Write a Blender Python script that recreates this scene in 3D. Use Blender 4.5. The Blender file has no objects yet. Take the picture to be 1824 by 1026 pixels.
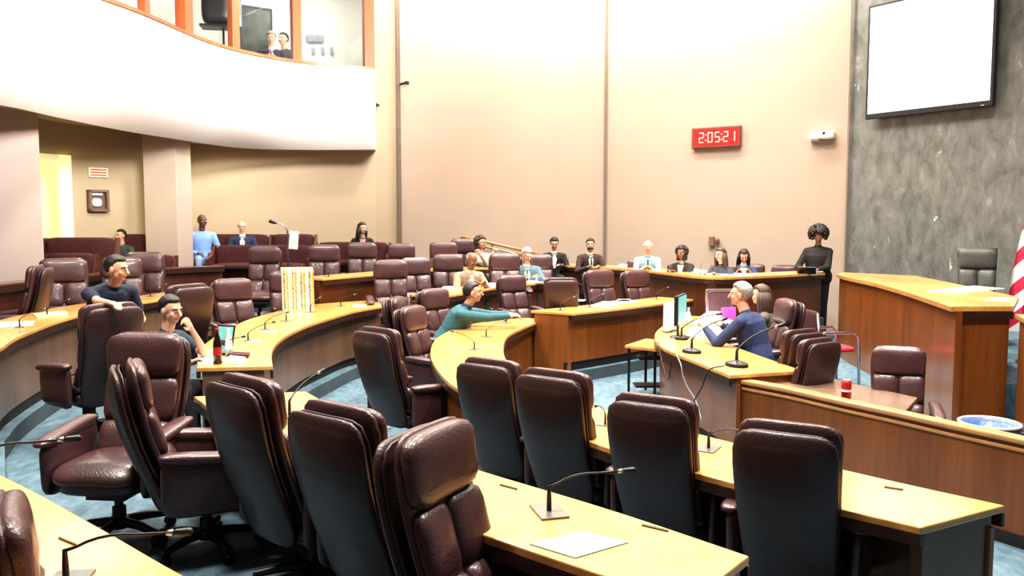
import bpy, bmesh, math, random
from mathutils import Vector, Matrix, Quaternion, noise
random.seed(7)
SC = bpy.context.scene
COL = SC.collection
R = math.radians
# ------------------------------------------------------------------ camera
HC = 2.05
F = 1500.0
PITCH = math.atan(118 / F)
cam_d = bpy.data.cameras.new('camera')
cam_d.sensor_width = 36.0
cam_d.lens = 36.0 * F / 1824.0
cam_d.clip_start = 0.05
cam_o = bpy.data.objects.new('camera', cam_d)
COL.objects.link(cam_o)
cam_o.location = (0, 0, HC)
cam_o.rotation_euler = (math.pi / 2 - PITCH, 0, 0)
SC.camera = cam_o
SC.view_settings.view_transform = 'Standard'
SC.view_settings.look = 'Medium High Contrast'
SC.view_settings.exposure = 0.0


def ray(px, py):
    u = (px - 912) / F
    v = (513 - py) / F
    c, s = math.cos(PITCH), math.sin(PITCH)
    return Vector((u, c + v * s, -s + v * c))


def at(px, py, z):
    d = ray(px, py)
    t = (z - HC) / d.z
    return Vector((d.x * t, d.y * t, z))


def atY(px, py, Y):
    d = ray(px, py)
    t = Y / d.y
    return Vector((d.x * t, Y, HC + d.z * t))


# ------------------------------------------------------------------ materials
def new_mat(name):
    m = bpy.data.materials.new(name)
    m.use_nodes = True
    nt = m.node_tree
    return m, nt, nt.nodes['Principled BSDF']


def mat(name, col, rough=.5, metal=0, var=.12, scale=8.0, bump=0.0, bscale=60.0, coat=0.0, emit=None, estr=0.0,
        stretch=(1, 1, 1), spec=.5):
    m, nt, b = new_mat(name)
    N, L = nt.nodes, nt.links
    tc = N.new('ShaderNodeTexCoord')
    mp = N.new('ShaderNodeMapping')
    mp.inputs['Scale'].default_value = stretch
    L.new(tc.outputs['Object'], mp.inputs['Vector'])
    nz = N.new('ShaderNodeTexNoise')
    nz.inputs['Scale'].default_value = scale
    nz.inputs['Detail'].default_value = 4
    L.new(mp.outputs[0], nz.inputs['Vector'])
    rp = N.new('ShaderNodeValToRGB')
    e = rp.color_ramp.elements
    e[0].position = .3
    e[1].position = .7
    e[0].color = tuple(c * (1 - var) for c in col[:3]) + (1,)
    e[1].color = tuple(min(1, c * (1 + var)) for c in col[:3]) + (1,)
    L.new(nz.outputs['Fac'], rp.inputs['Fac'])
    L.new(rp.outputs['Color'], b.inputs['Base Color'])
    b.inputs['Roughness'].default_value = rough
    b.inputs['Metallic'].default_value = metal
    b.inputs['Specular IOR Level'].default_value = spec
    if coat:
        b.inputs['Coat Weight'].default_value = coat
        b.inputs['Coat Roughness'].default_value = .12
    if emit:
        b.inputs['Emission Color'].default_value = tuple(emit) + (1,)
        b.inputs['Emission Strength'].default_value = estr
    if bump:
        n2 = N.new('ShaderNodeTexNoise')
        n2.inputs['Scale'].default_value = bscale
        L.new(tc.outputs['Object'], n2.inputs['Vector'])
        bp = N.new('ShaderNodeBump')
        bp.inputs['Strength'].default_value = bump
        bp.inputs['Distance'].default_value = .01
        L.new(n2.outputs['Fac'], bp.inputs['Height'])
        L.new(bp.outputs[0], b.inputs['Normal'])
    return m


def wood(name, c1, c2, rough=.3, scale=3.0, stretch=(1, 1, .08), coat=.4):
    m, nt, b = new_mat(name)
    N, L = nt.nodes, nt.links
    tc = N.new('ShaderNodeTexCoord')
    mp = N.new('ShaderNodeMapping')
    mp.inputs['Scale'].default_value = stretch
    L.new(tc.outputs['Object'], mp.inputs['Vector'])
    nz = N.new('ShaderNodeTexNoise')
    nz.inputs['Scale'].default_value = scale
    nz.inputs['Detail'].default_value = 8
    nz.inputs['Distortion'].default_value = .6
    L.new(mp.outputs[0], nz.inputs['Vector'])
    n3 = N.new('ShaderNodeTexNoise')
    n3.inputs['Scale'].default_value = scale * 9
    n3.inputs['Detail'].default_value = 3
    L.new(mp.outputs[0], n3.inputs['Vector'])
    mx = N.new('ShaderNodeMix')
    mx.inputs['Factor'].default_value = .35
    L.new(nz.outputs['Fac'], mx.inputs['A'])
    L.new(n3.outputs['Fac'], mx.inputs['B'])
    rp = N.new('ShaderNodeValToRGB')
    e = rp.color_ramp.elements
    e[0].position = .36
    e[1].position = .64
    e[0].color = tuple(c1) + (1,)
    e[1].color = tuple(c2) + (1,)
    L.new(mx.outputs[0], rp.inputs['Fac'])
    L.new(rp.outputs['Color'], b.inputs['Base Color'])
    b.inputs['Roughness'].default_value = rough
    b.inputs['Coat Weight'].default_value = coat
    b.inputs['Coat Roughness'].default_value = .15
    return m


M = {}
M['leather'] = mat('burgundy_leather', (.066, .029, .031), .36, var=.18, scale=5, bump=.25, bscale=90, coat=.25)
M['leather_dark'] = mat('dark_leather', (.042, .019, .019), .42, var=.18, scale=5, bump=.25, bscale=90, coat=.2)
M['piping'] = mat('leather_piping', (.03, .012, .014), .4)
M['grey_leather'] = mat('grey_leather', (.06, .06, .055), .45, bump=.2)
M['chrome'] = mat('chrome', (.5, .5, .55), .18, metal=1)
M['black'] = mat('black_plastic', (.012, .012, .014), .4)
M['black_metal'] = mat('black_metal', (.02, .02, .025), .35, metal=.4)
M['top'] = wood('honey_wood_top', (.52, .235, .062), (.76, .40, .125), .28, 2.2, (1, .35, 1), .5)
M['front'] = wood('brown_wood_front', (.125, .066, .039), (.185, .108, .067), .4, 3.0, (1, 1, .06), .3)
M['front_or'] = wood('orange_wood_front', (.145, .042, .009), (.245, .082, .019), .35, 3.0, (1, 1, .06), .35)
M['front_dk'] = wood('dark_red_wood_front', (.075, .020, .006), (.135, .040, .013), .4, 3.0, (1, 1, .06), .3)
M['maroon_wood'] = wood('maroon_wood', (.06, .018, .014), (.10, .03, .022), .3, 3.0, (1, 1, .06), .4)
M['edge'] = mat('dark_edge', (.035, .015, .01), .35)
M['edge_lt'] = mat('light_wood_edge', (.50, .24, .09), .3, coat=.4)
M['kick'] = mat('dark_kick_plate', (.012, .01, .012), .6)
M['beige'] = mat('beige_wall_paint', (.40, .31, .25), .85, var=.02, scale=1.5)
M['tan'] = mat('tan_wall_paint', (.43, .34, .24), .85, var=.02, scale=1.5)
M['pillar'] = mat('pinkish_beige_paint', (.40, .32, .28), .85, var=.02, scale=1.5)
M['white'] = mat('white_paint', (.90, .88, .86), .8, var=.01)
M['cream'] = mat('cream_paint', (.80, .76, .60), .8, var=.02)
M['seam'] = mat('wall_seam', (.16, .12, .09), .7)
M['booth_white'] = mat('booth_white', (.8, .8, .74), .8, var=.02)
M['orange_wood'] = wood('orange_mullion_wood', (.30, .07, .025), (.42, .12, .045), .35, 4, (1, 1, .1), .3)
M['maroon'] = mat('maroon_upholstery', (.055, .009, .012), .8, var=.25, scale=20, bump=.2, bscale=200)
M['riser'] = mat('blue_grey_riser', (.05, .075, .09), .7, var=.12, scale=6)
M['paper'] = mat('white_paper', (.9, .9, .87), .7, var=.02)
M['paper_blue'] = mat('pale_blue_paper', (.32, .60, .68), .7, var=.03)
M['paper_green'] = mat('pale_green_paper', (.42, .66, .28), .7, var=.03)
M['pink'] = mat('pink_folder', (.85, .12, .62), .6, var=.05)
M['screen_white'] = mat('lit_white_screen', (.9, .9, .9), .5, var=.01, emit=(1, 1, 1), estr=1.3)
M['screen_teal'] = mat('lit_teal_screen', (.1, .3, .3), .3, var=.3, scale=12, emit=(.25, .62, .6), estr=.55)
M['red_led'] = mat('red_led_digit', (.9, .2, .15), .4, emit=(1, .28, .18), estr=2.2)
M['red_face'] = mat('red_clock_face', (.5, .01, .01), .4, var=.1, emit=(.75, .012, .01), estr=.75)
M['brown_metal'] = mat('brown_clock_case', (.16, .06, .04), .4)
M['bottle'] = mat('bottle_plastic', (.55, .62, .62), .15, var=.2, spec=.8)
M['cola_red'] = mat('soda_can_red', (.55, .04, .04), .25, metal=.4, var=.3, scale=30)
M['alu'] = mat('aluminium', (.6, .6, .6), .25, metal=.9)
M['blue_liner'] = mat('blue_bin_liner', (.05, .13, .42), .35, var=.3, bump=.5, bscale=30)
M['bin_grey'] = mat('grey_bin', (.35, .37, .42), .4)
M['flag_red'] = mat('flag_red', (.55, .02, .05), .7)
M['flag_white'] = mat('flag_white', (.85, .85, .88), .7, var=.03)
M['flag_blue'] = mat('flag_blue', (.03, .04, .25), .7)
M['brass'] = mat('brass', (.6, .42, .18), .3, metal=.9)
M['grey_plate'] = mat('grey_mic_plate', (.18, .18, .16), .35, metal=.5)
M['laminate'] = wood('grey_brown_tabletop', (.20, .125, .09), (.26, .17, .125), .25, 3, (1, .4, 1), .5)
M['hair_black'] = mat('black_hair', (.012, .009, .008), .45, var=.4, scale=60, bump=.6, bscale=120)
M['hair_brown'] = mat('brown_hair', (.06, .03, .02), .45, var=.4, scale=60, bump=.6, bscale=120)
M['hair_grey'] = mat('grey_hair', (.30, .29, .27), .6, var=.4, scale=50, bump=.6, bscale=120)
M['hair_white'] = mat('white_hair', (.70, .68, .62), .6, var=.2, scale=50, bump=.6, bscale=120)
M['skin_light'] = mat('light_skin', (.68, .38, .26), .5, var=.08, scale=14)
M['skin_mid'] = mat('olive_skin', (.50, .28, .18), .5, var=.08, scale=14)
M['skin_brown'] = mat('brown_skin', (.22, .105, .062), .5, var=.1, scale=14)
M['skin_dark'] = mat('dark_skin', (.10, .048, .03), .45, var=.1, scale=14)
M['eye_white'] = mat('eye_white', (.75, .72, .68), .3)
M['iris'] = mat('dark_iris', (.02, .012, .01), .2)
M['lip'] = mat('lips', (.32, .09, .07), .45)
M['shoe'] = mat('black_shoe_leather', (.015, .012, .012), .3)


def cloth(name, col):
    if name not in M:
        M[name] = mat(name, col, .85, var=.14, scale=9, bump=.35, bscale=22)
    return M[name]


def carpet():
    m, nt, b = new_mat('blue_grey_carpet')
    N, L = nt.nodes, nt.links
    tc = N.new('ShaderNodeTexCoord')
    mp = N.new('ShaderNodeMapping')
    mp.inputs['Scale'].default_value = (1, .45, 1)
    L.new(tc.outputs['Object'], mp.inputs['Vector'])
    n1 = N.new('ShaderNodeTexNoise')
    n1.inputs['Scale'].default_value = 11
    n1.inputs['Detail'].default_value = 7
    n1.inputs['Roughness'].default_value = .7
    L.new(mp.outputs[0], n1.inputs['Vector'])
    rp = N.new('ShaderNodeValToRGB')
    e = rp.color_ramp.elements
    e[0].position = .34
    e[1].position = .68
    e[0].color = (.040, .082, .115, 1)
    e[1].color = (.125, .205, .255, 1)
    L.new(n1.outputs['Fac'], rp.inputs['Fac'])
    L.new(rp.outputs['Color'], b.inputs['Base Color'])
    b.inputs['Roughness'].default_value = .75
    n2 = N.new('ShaderNodeTexNoise')
    n2.inputs['Scale'].default_value = 240
    L.new(tc.outputs['Object'], n2.inputs['Vector'])
    bp = N.new('ShaderNodeBump')
    bp.inputs['Strength'].default_value = .3
    bp.inputs['Distance'].default_value = .01
    L.new(n2.outputs['Fac'], bp.inputs['Height'])
    L.new(bp.outputs[0], b.inputs['Normal'])
    return m


def granite():
    m, nt, b = new_mat('grey_green_marble')
    N, L = nt.nodes, nt.links
    tc = N.new('ShaderNodeTexCoord')
    mp = N.new('ShaderNodeMapping')
    mp.inputs['Scale'].default_value = (1.5, 1.5, .75)
    L.new(tc.outputs['Object'], mp.inputs['Vector'])
    n1 = N.new('ShaderNodeTexNoise')
    n1.inputs['Scale'].default_value = 3.6
    n1.inputs['Detail'].default_value = 9
    n1.inputs['Roughness'].default_value = .68
    n1.inputs['Distortion'].default_value = .35
    L.new(mp.outputs[0], n1.inputs['Vector'])
    rp = N.new('ShaderNodeValToRGB')
    e = rp.color_ramp.elements
    e[0].position = .3
    e[0].color = (.075, .08, .07, 1)
    e[1].position = .62
    e[1].color = (.185, .187, .175, 1)
    x = e.new(.76)
    x.color = (.34, .36, .32, 1)
    L.new(n1.outputs['Fac'], rp.inputs['Fac'])
    n2 = N.new('ShaderNodeTexNoise')
    n2.inputs['Scale'].default_value = 5
    n2.inputs['Detail'].default_value = 6
    n2.inputs['Distortion'].default_value = .8
    L.new(mp.outputs[0], n2.inputs['Vector'])
    r2 = N.new('ShaderNodeValToRGB')
    r2.color_ramp.elements[0].position = .70
    r2.color_ramp.elements[1].position = .74
    L.new(n2.outputs['Fac'], r2.inputs['Fac'])
    mx = N.new('ShaderNodeMix')
    mx.data_type = 'RGBA'
    L.new(r2.outputs['Color'], mx.inputs['Factor'])
    L.new(rp.outputs['Color'], mx.inputs['A'])
    mx.inputs['B'].default_value = (.62, .66, .60, 1)
    L.new(mx.outputs['Result'], b.inputs['Base Color'])
    b.inputs['Roughness'].default_value = .35
    return m


def stripes_mat():
    m, nt, b = new_mat('striped_shawl')
    N, L = nt.nodes, nt.links
    tc = N.new('ShaderNodeTexCoord')
    sp = N.new('ShaderNodeSeparateXYZ')
    L.new(tc.outputs['Object'], sp.inputs[0])
    nz = N.new('ShaderNodeTexNoise')
    nz.inputs['Scale'].default_value = 40
    L.new(tc.outputs['Object'], nz.inputs['Vector'])
    md = N.new('ShaderNodeMath')
    md.operation = 'MULTIPLY_ADD'
    md.inputs[1].default_value = 9.5
    L.new(sp.outputs['X'], md.inputs[0])
    n2 = N.new('ShaderNodeMath')
    n2.operation = 'MULTIPLY'
    n2.inputs[1].default_value = .35
    L.new(nz.outputs['Fac'], n2.inputs[0])
    L.new(n2.outputs[0], md.inputs[2])
    fr = N.new('ShaderNodeMath')
    fr.operation = 'FRACT'
    L.new(md.outputs[0], fr.inputs[0])
    rp = N.new('ShaderNodeValToRGB')
    rp.color_ramp.interpolation = 'CONSTANT'
    e = rp.color_ramp.elements
    e[0].position = 0
    e[0].color = (.70, .60, .42, 1)
    e[1].position = .35
    e[1].color = (.45, .22, .06, 1)
    for p, c in ((.47, (.62, .42, .14, 1)), (.62, (.74, .66, .48, 1)), (.72, (.20, .09, .03, 1)), (.82, (.50, .27, .07, 1)),
                 (.9, (.74, .68, .52, 1))):
        x = e.new(p)
        x.color = c
    L.new(fr.outputs[0], rp.inputs['Fac'])
    L.new(rp.outputs['Color'], b.inputs['Base Color'])
    b.inputs['Roughness'].default_value = .9
    return m


def glass_mat():
    m, nt, b = new_mat('clear_glass')
    b.inputs['Base Color'].default_value = (.02, .02, .02, 1)
    b.inputs['Roughness'].default_value = .02
    b.inputs['Alpha'].default_value = .05
    return m


M['carpet'] = carpet()
M['granite'] = granite()
M['shawl'] = stripes_mat()
M['glass'] = glass_mat()


# ------------------------------------------------------------------ mesh builder
class MB:
    def __init__(s):
        s.v = []
        s.f = []
        s.m = []

    def add(s, vs, fs, T=None, mi=0):
        o = len(s.v)
        for p in vs:
            p = Vector(p)
            s.v.append(T @ p if T is not None else p)
        for f in fs:
            s.f.append([i + o for i in f])
            s.m.append(mi)
        return s

    def box(s, c, h, T=None, mi=0):
        cx, cy, cz = c
        hx, hy, hz = h
        vs = [(cx + i * hx, cy + j * hy, cz + k * hz) for i in (-1, 1) for j in (-1, 1) for k in (-1, 1)]
        fs = [(0, 1, 3, 2), (4, 6, 7, 5), (0, 4, 5, 1), (2, 3, 7, 6), (0, 2, 6, 4), (1, 5, 7, 3)]
        return s.add(vs, fs, T, mi)

    def tube(s, pts, rad, n=10, T=None, mi=0, cap=True):
        pts = [Vector(p) for p in pts]
        if not isinstance(rad, (list, tuple)):
            rad = [rad] * len(pts)
        vs, fs = [], []
        prev = None
        for i, p in enumerate(pts):
            a = pts[max(0, i - 1)]
            b = pts[min(len(pts) - 1, i + 1)]
            t = (b - a).normalized()
            if prev is None:
                ref = Vector((0, 0, 1)) if abs(t.z) < .9 else Vector((1, 0, 0))
                x = t.cross(ref).normalized()
            else:
                x = (prev - t * prev.dot(t)).normalized()
            prev = x
            y = t.cross(x)
            for k in range(n):
                a_ = 2 * math.pi * k / n
                vs.append(p + (x * math.cos(a_) + y * math.sin(a_)) * rad[i])
        for i in range(len(pts) - 1):
            for k in range(n):
                k2 = (k + 1) % n
                fs.append((i * n + k, i * n + k2, (i + 1) * n + k2, (i + 1) * n + k))
        if cap:
            fs.append(tuple(reversed(range(n))))
            fs.append(tuple((len(pts) - 1) * n + k for k in range(n)))
        return s.add(vs, fs, T, mi)

    def lathe(s, prof, n=20, T=None, mi=0):
        vs, fs = [], []
        for r, z in prof:
            for k in range(n):
                a = 2 * math.pi * k / n
                vs.append((r * math.cos(a), r * math.sin(a), z))
        for i in range(len(prof) - 1):
            for k in range(n):
                k2 = (k + 1) % n
                fs.append((i * n + k, i * n + k2, (i + 1) * n + k2, (i + 1) * n + k))
        fs.append(tuple(reversed(range(n))))
        fs.append(tuple((len(prof) - 1) * n + k for k in range(n)))
        return s.add(vs, fs, T, mi)

    def ell(s, c, r, T=None, n=14, m=10, mi=0):
        vs, fs = [], []
        for i in range(m + 1):
            th = math.pi * i / m
            for k in range(n):
                a = 2 * math.pi * k / n
                vs.append((c[0] + r[0] * math.sin(th) * math.cos(a), c[1] + r[1] * math.sin(th) * math.sin(a),
                           c[2] + r[2] * math.cos(th)))
        for i in range(m):
            for k in range(n):
                k2 = (k + 1) % n
                fs.append((i * n + k, (i + 1) * n + k, (i + 1) * n + k2, i * n + k2))
        return s.add(vs, fs, T, mi)

    def cap(s, a, b, ra, rb, T=None, n=12):
        """closed tapered capsule from a to b"""
        a, b = Vector(a), Vector(b)
        t = b - a
        L = t.length
        if L < 1e-5:
            return s.ell(a, (ra, ra, ra), T)
        t.normalize()
        pts, rr = [], []
        for k in range(1, 5):
            an = math.pi / 2 * k / 4
            pts.append(a - t * ra * math.cos(an))
            rr.append(ra * math.sin(an))
        for k in range(4, 0, -1):
            an = math.pi / 2 * k / 4
            pts.append(b + t * rb * math.cos(an))
            rr.append(rb * math.sin(an))
        return s.tube(pts, rr, n, T)

    def sq(s, c, h, nout=5.0, nth=2.6, N=9, T=None, warp=None, axis='y', mi=0):
        """puffy super-ellipsoid slab: outline exponent nout in the plane, nth through the thickness axis"""
        vs, fs, idx = [], [], {}

        def vid(p):
            key = (round(p[0], 5), round(p[1], 5), round(p[2], 5))
            if key not in idx:
                x, y, z = p
                if axis == 'y':
                    a, b_, t = abs(x), abs(z), abs(y)
                elif axis == 'z':
                    a, b_, t = abs(x), abs(y), abs(z)
                else:
                    a, b_, t = abs(y), abs(z), abs(x)
                q = ((a ** nout + b_ ** nout) ** (nth / nout) + t ** nth) ** (1 / nth)
                v = Vector((c[0] + x / q * h[0], c[1] + y / q * h[1], c[2] + z / q * h[2]))
                if warp:
                    v = warp(v)
                idx[key] = len(vs)
                vs.append(v)
            return idx[key]

        g = [math.tan((-1 + 2 * i / N) * math.pi / 4) for i in range(N + 1)]
        for ax in range(3):
            for sgn in (-1, 1):
                for i in range(N):
                    for j in range(N):
                        q = []
                        for (di, dj) in ((0, 0), (1, 0), (1, 1), (0, 1)):
                            p = [0, 0, 0]
                            p[ax] = sgn
                            p[(ax + 1) % 3] = g[i + di]
                            p[(ax + 2) % 3] = g[j + dj]
                            q.append(vid(p))
                        if sgn < 0:
                            q.reverse()
                        fs.append(tuple(q))
        return s.add(vs, fs, T, mi)

    def mesh(s, name, mats, smooth=True, autos=None):
        me = bpy.data.meshes.new(name)
        me.from_pydata([tuple(v) for v in s.v], [], s.f)
        for m_ in (mats if isinstance(mats, (list, tuple)) else [mats]):
            me.materials.append(m_)
        if isinstance(mats, (list, tuple)) and len(mats) > 1:
            me.polygons.foreach_set('material_index', s.m)
        if smooth:
            me.polygons.foreach_set('use_smooth', [True] * len(me.polygons))
            if autos:
                me.set_sharp_from_angle(angle=R(autos))
        me.update()
        return me

    def build(s, name, mats, parent=None, smooth=False, autos=None, bevel=0, loc=None):
        me = s.mesh(name, mats, smooth or bool(autos), autos)
        bm = bmesh.new()
        bm.from_mesh(me)
        bmesh.ops.recalc_face_normals(bm, faces=bm.faces)
        bm.to_mesh(me)
        bm.free()
        o = bpy.data.objects.new(name, me)
        COL.objects.link(o)
        if bevel:
            b = o.modifiers.new('bevel', 'BEVEL')
            b.width = bevel
            b.segments = 2
            b.limit_method = 'ANGLE'
            b.angle_limit = R(40)
        if parent is not None:
            o.parent = parent
        if loc is not None:
            o.location = loc
        return o


def tag(o, label=None, cat=None, group=None, kind=None):
    if label:
        o['label'] = label
    if cat:
        o['category'] = cat
    if group:
        o['group'] = group
    if kind:
        o['kind'] = kind
    return o


def empty(name, loc=(0, 0, 0), rz=0.0, label=None, cat=None, group=None):
    o = bpy.data.objects.new(name, None)
    o.empty_display_size = .1
    COL.objects.link(o)
    o.location = loc
    o.rotation_euler = (0, 0, rz)
    return tag(o, label, cat, group)


def copy_tree(o, parent=None):
    c = o.copy()
    COL.objects.link(c)
    if parent is not None:
        c.parent = parent
    for ch in list(KIDS.get(o.name, [])):
        d = copy_tree(ch, c)
        KIDS.setdefault(c.name, []).append(d)
    return c


KIDS = {}


def kids_scan(o):
    KIDS[o.name] = [x for x in COL.objects if x.parent == o]
    for x in KIDS[o.name]:
        kids_scan(x)


def catmull(pts, n):
    """densify a list of tuples of Vectors (each entry = tuple of parallel points)"""
    out = []
    P = [pts[0]] + list(pts) + [pts[-1]]
    for i in range(1, len(P) - 2):
        for k in range(n):
            t = k / n
            row = []
            for j in range(len(pts[0])):
                p0, p1, p2, p3 = P[i - 1][j], P[i][j], P[i + 1][j], P[i + 2][j]
                row.append(.5 * ((2 * p1) + (p2 - p0) * t + (2 * p0 - 5 * p1 + 4 * p2 - p3) * t * t + (
                        3 * p1 - p0 - 3 * p2 + p3) * t ** 3))
            out.append(tuple(row))
    out.append(tuple(pts[-1]))
    return out


def V2(p):
    return Vector((p[0], p[1], 0))


def strip(mb, L, Rr, z0, z1, mi=0):
    """closed solid running between two matched polylines"""
    n = len(L)
    vs = []
    for a, b in zip(L, Rr):
        vs += [(a[0], a[1], z0), (b[0], b[1], z0), (b[0], b[1], z1), (a[0], a[1], z1)]
    fs = []
    for i in range(n - 1):
        for k in range(4):
            k2 = (k + 1) % 4
            fs.append((4 * i + k, 4 * i + k2, 4 * i + 4 + k2, 4 * i + 4 + k))
    fs.append((3, 2, 1, 0))
    fs.append(tuple(4 * (n - 1) + k for k in range(4)))
    return mb.add(vs, fs, None, mi)


def offset(line, d):
    """offset a polyline to its left by d"""
    out = []
    for i, p in enumerate(line):
        a = line[max(0, i - 1)]
        b = line[min(len(line) - 1, i + 1)]
        t = (b - a).normalized()
        out.append(p + Vector((-t.y, t.x, 0)) * d)
    return out


def along(I, O, f):
    return [i.lerp(o, f) for i, o in zip(I, O)]


def shift_all(mb, c):
    for i in range(len(mb.v)):
        mb.v[i] = mb.v[i] - c
    return mb


def desk(I, O, z, zf, label, pm, name='curved_desk', dens=6, top=None, edge=None, group=None, side=None, end_mat=None):
    """I = edge with the front panel, O = chair-side edge"""
    rows = catmull(list(zip(I, O)), dens)
    I = [V2(r[0]) for r in rows]
    O = [V2(r[1]) for r in rows]
    c = V2(sum((p for p in I), Vector()) / len(I))
    c.z = zf
    root = empty(name, c, 0, label, 'desk', group)
    w = (I[0] - O[0]).length
    k = .07 / w
    mb = MB()
    strip(mb, I, O, z - .035, z)
    shift_all(mb, c).build('desktop', top or M['top'], root, bevel=.006)
    mb = MB()
    strip(mb, along(I, O, -.004), along(I, O, .03), z - .10, z - .036)
    strip(mb, along(I, O, .95), along(I, O, 1.004), z - .085, z - .036)
    shift_all(mb, c).build('edge_trim', edge or M['edge'], root)
    mb = MB()
    strip(mb, along(I, O, k), along(I, O, k + .05), zf + .11, z - .09)
    shift_all(mb, c).build('front_panel', pm, root)
    mb = MB()
    strip(mb, along(I, O, k + .04), along(I, O, k + .09), zf, zf + .115)
    shift_all(mb, c).build('kick_plate', M['kick'], root)
    for e in (0, -1):
        i, o = I[e], O[e]
        j = (I[1] if e == 0 else I[-2])
        o2 = (O[1] if e == 0 else O[-2])
        di = (j - i).normalized() * .05
        do = (o2 - o).normalized() * .05
        a, b = i.lerp(o, k), i.lerp(o, .93)
        mb = MB()
        strip(mb, [a + di * .3, a + di * 1.3], [b + do * .3, b + do * 1.3], zf, z - .04)
        shift_all(mb, c).build('end_panel', end_mat or pm, root)
    if side:
        a, b = int(side[0] * (len(I) - 1)), int(side[1] * (len(I) - 1))
        mb = MB()
        strip(mb, along(I, O, .86)[a:b], along(I, O, .92)[a:b], zf, z - .04)
        shift_all(mb, c).build('side_panel', pm, root)
    return root


def px(pts, z):
    return [V2(at(x, y, z)) for x, y in pts]


def W(*pts):
    return [Vector((p[0], p[1], 0)) for p in pts]


T2, T3, T4, T5 = .15, .30, .50, .85
# ------------------------------------------------------------------ desks
zB = .75
B_out = px([(1640, 940), (1328, 866), (1068, 793), (930, 735), (815, 692), (772, 648), (768, 618), (785, 597), (830, 579), (900, 569),
            (940, 566)], zB)
B_in = px([(1790, 900), (1506, 837), (1207, 763), (1055, 722), (935, 668), (903, 642), (897, 618), (905, 598), (930, 584),
           (955, 574), (975, 570)], zB)
desk(B_in, B_out, zB, 0, 'long honey wood desk curling into a hook around the man in the teal shirt', M['front_or'], side=(.36, .62), end_mat=M['front_dk'])
zA = .88
A_in = px([(545, 697), (600, 728), (690, 779), (825, 828), (1080, 905), (1335, 990)], zA)
A_out = px([(345, 706), (400, 748), (480, 805), (640, 872), (875, 957), (1225, 1075)], zA)
desk(A_in, A_out, zA, T2, 'foreground honey wood desk with the pale blue sheet and four chairs along it', M['front_or'])
zC = .90
C_in = px([(486, 652), (484, 629), (493, 611), (516, 594), (551, 578), (592, 565), (630, 554), (680, 545)], zC)
C_out = px([(350, 655), (356, 622), (385, 598), (414, 582), (445, 568), (500, 553), (560, 542), (672, 534)], zC)
desk(C_in, C_out, zC, T2, 'curved honey wood desk holding the laptop and cola bottle', M['front'])
z3 = 1.05
L3_in = px([(-60, 650), (0, 620), (35, 598), (111, 569), (190, 549), (272, 535), (400, 517)], z3)
desk(L3_in, offset(L3_in, .62), z3, T3, 'curved honey wood desk at the left edge in front of the brown swivel chair', M['front'])
L0_in = W(at(-260, 730, z3), at(0, 845, z3), at(170, 935, z3), at(330, 1026, z3), (-.25, 1.75))
desk(L0_in, offset(L0_in, -.75), z3, T3, 'honey wood desk in the bottom left corner nearest the camera', M['front_or'])
z4 = 1.25
G_in = px([(575, 496), (670, 488), (760, 481), (870, 477)], z4)
desk(G_in, offset(G_in, .5), z4, T4, 'dark fronted desk before the two back row chairs in the middle distance', M['front_dk'])
F_in = px([(795, 527), (855, 517), (887, 512), (985, 501)], z3)
desk(F_in, offset(F_in, .55), z3, T3, 'desk with papers where the white haired man and the grey man lean', M['front_dk'])
D_in = px([(1020, 558), (1140, 545), (1235, 533)], .9)
D_out = offset(D_in, .6)
D_out[0] = V2(at(945, 553, .9))
desk(D_in, D_out, .9, T2, 'straight honey wood desk with papers in the centre below the witness table', M['front_or'])
z5 = 1.23
E_in = px([(970, 471), (1057, 475), (1141, 481), (1255, 493), (1348, 492), (1470, 486)], z5)
desk(E_in, offset(E_in, .6), z5, .0, 'long dark red wood table along the far wall where six people sit', M['front_dk'])
R_in = px([(-80, 514), (0, 507), (160, 490), (290, 478), (400, 473)], 1.3)
desk(R_in, offset(R_in, .3), 1.3, T4, 'long dark maroon counter in front of the pews and pillars', M['maroon_wood'], name='gallery_counter',
     top=M['maroon_wood'])
zH = .75
H_in = px([(1300, 668), (1238, 643), (1179, 618), (1166, 596), (1185, 578), (1225, 562)], zH)
H_out = px([(1430, 660), (1335, 627), (1290, 609), (1270, 600), (1275, 585), (1300, 566)], zH)
desk(H_in, H_out, zH, 0, 'brightly lit honey wood clerk table covered with papers and monitors', M['front_or'])

# enclosure wall with cap in front of the low table
Iw = px([(1300, 672), (1400, 690), (1500, 712), (1600, 733), (1700, 755), (1824, 781), (1960, 812)], .70)
rows = catmull([(a,) for a in Iw], 5)
Iw = [r[0] for r in rows]
c = V2(Iw[10])
root = empty('curved_barrier', c, 0, 'long curved orange brown wood barrier with a rounded cap rail on the right', 'barrier')
mb = MB()
strip(mb, offset(Iw, .0), offset(Iw, .06), 0, .66)
shift_all(mb, c).build('panel', M['front_or'], root)
mb = MB()
strip(mb, offset(Iw, -.025), offset(Iw, .085), .66, .70)
shift_all(mb, c).build('cap_rail', M['edge_lt'], root, bevel=.012)
mb = MB()
strip(mb, offset(Iw, -.012), offset(Iw, .07), .61, .635)
shift_all(mb, c).build('trim_moulding', M['edge_lt'], root, bevel=.005)
mb = MB()
strip(mb, offset(Iw, -.012), offset(Iw, .0), 0, .08)
shift_all(mb, c).build('kick_strip', M['kick'], root)

# ------------------------------------------------------------------ floor tiers
mb = MB()
mb.add([(-12, -2, 0), (12, -2, 0), (12, 20, 0), (-12, 20, 0)], [(0, 1, 2, 3)])
tag(mb.build('floor', M['carpet']), kind='structure')


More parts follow.
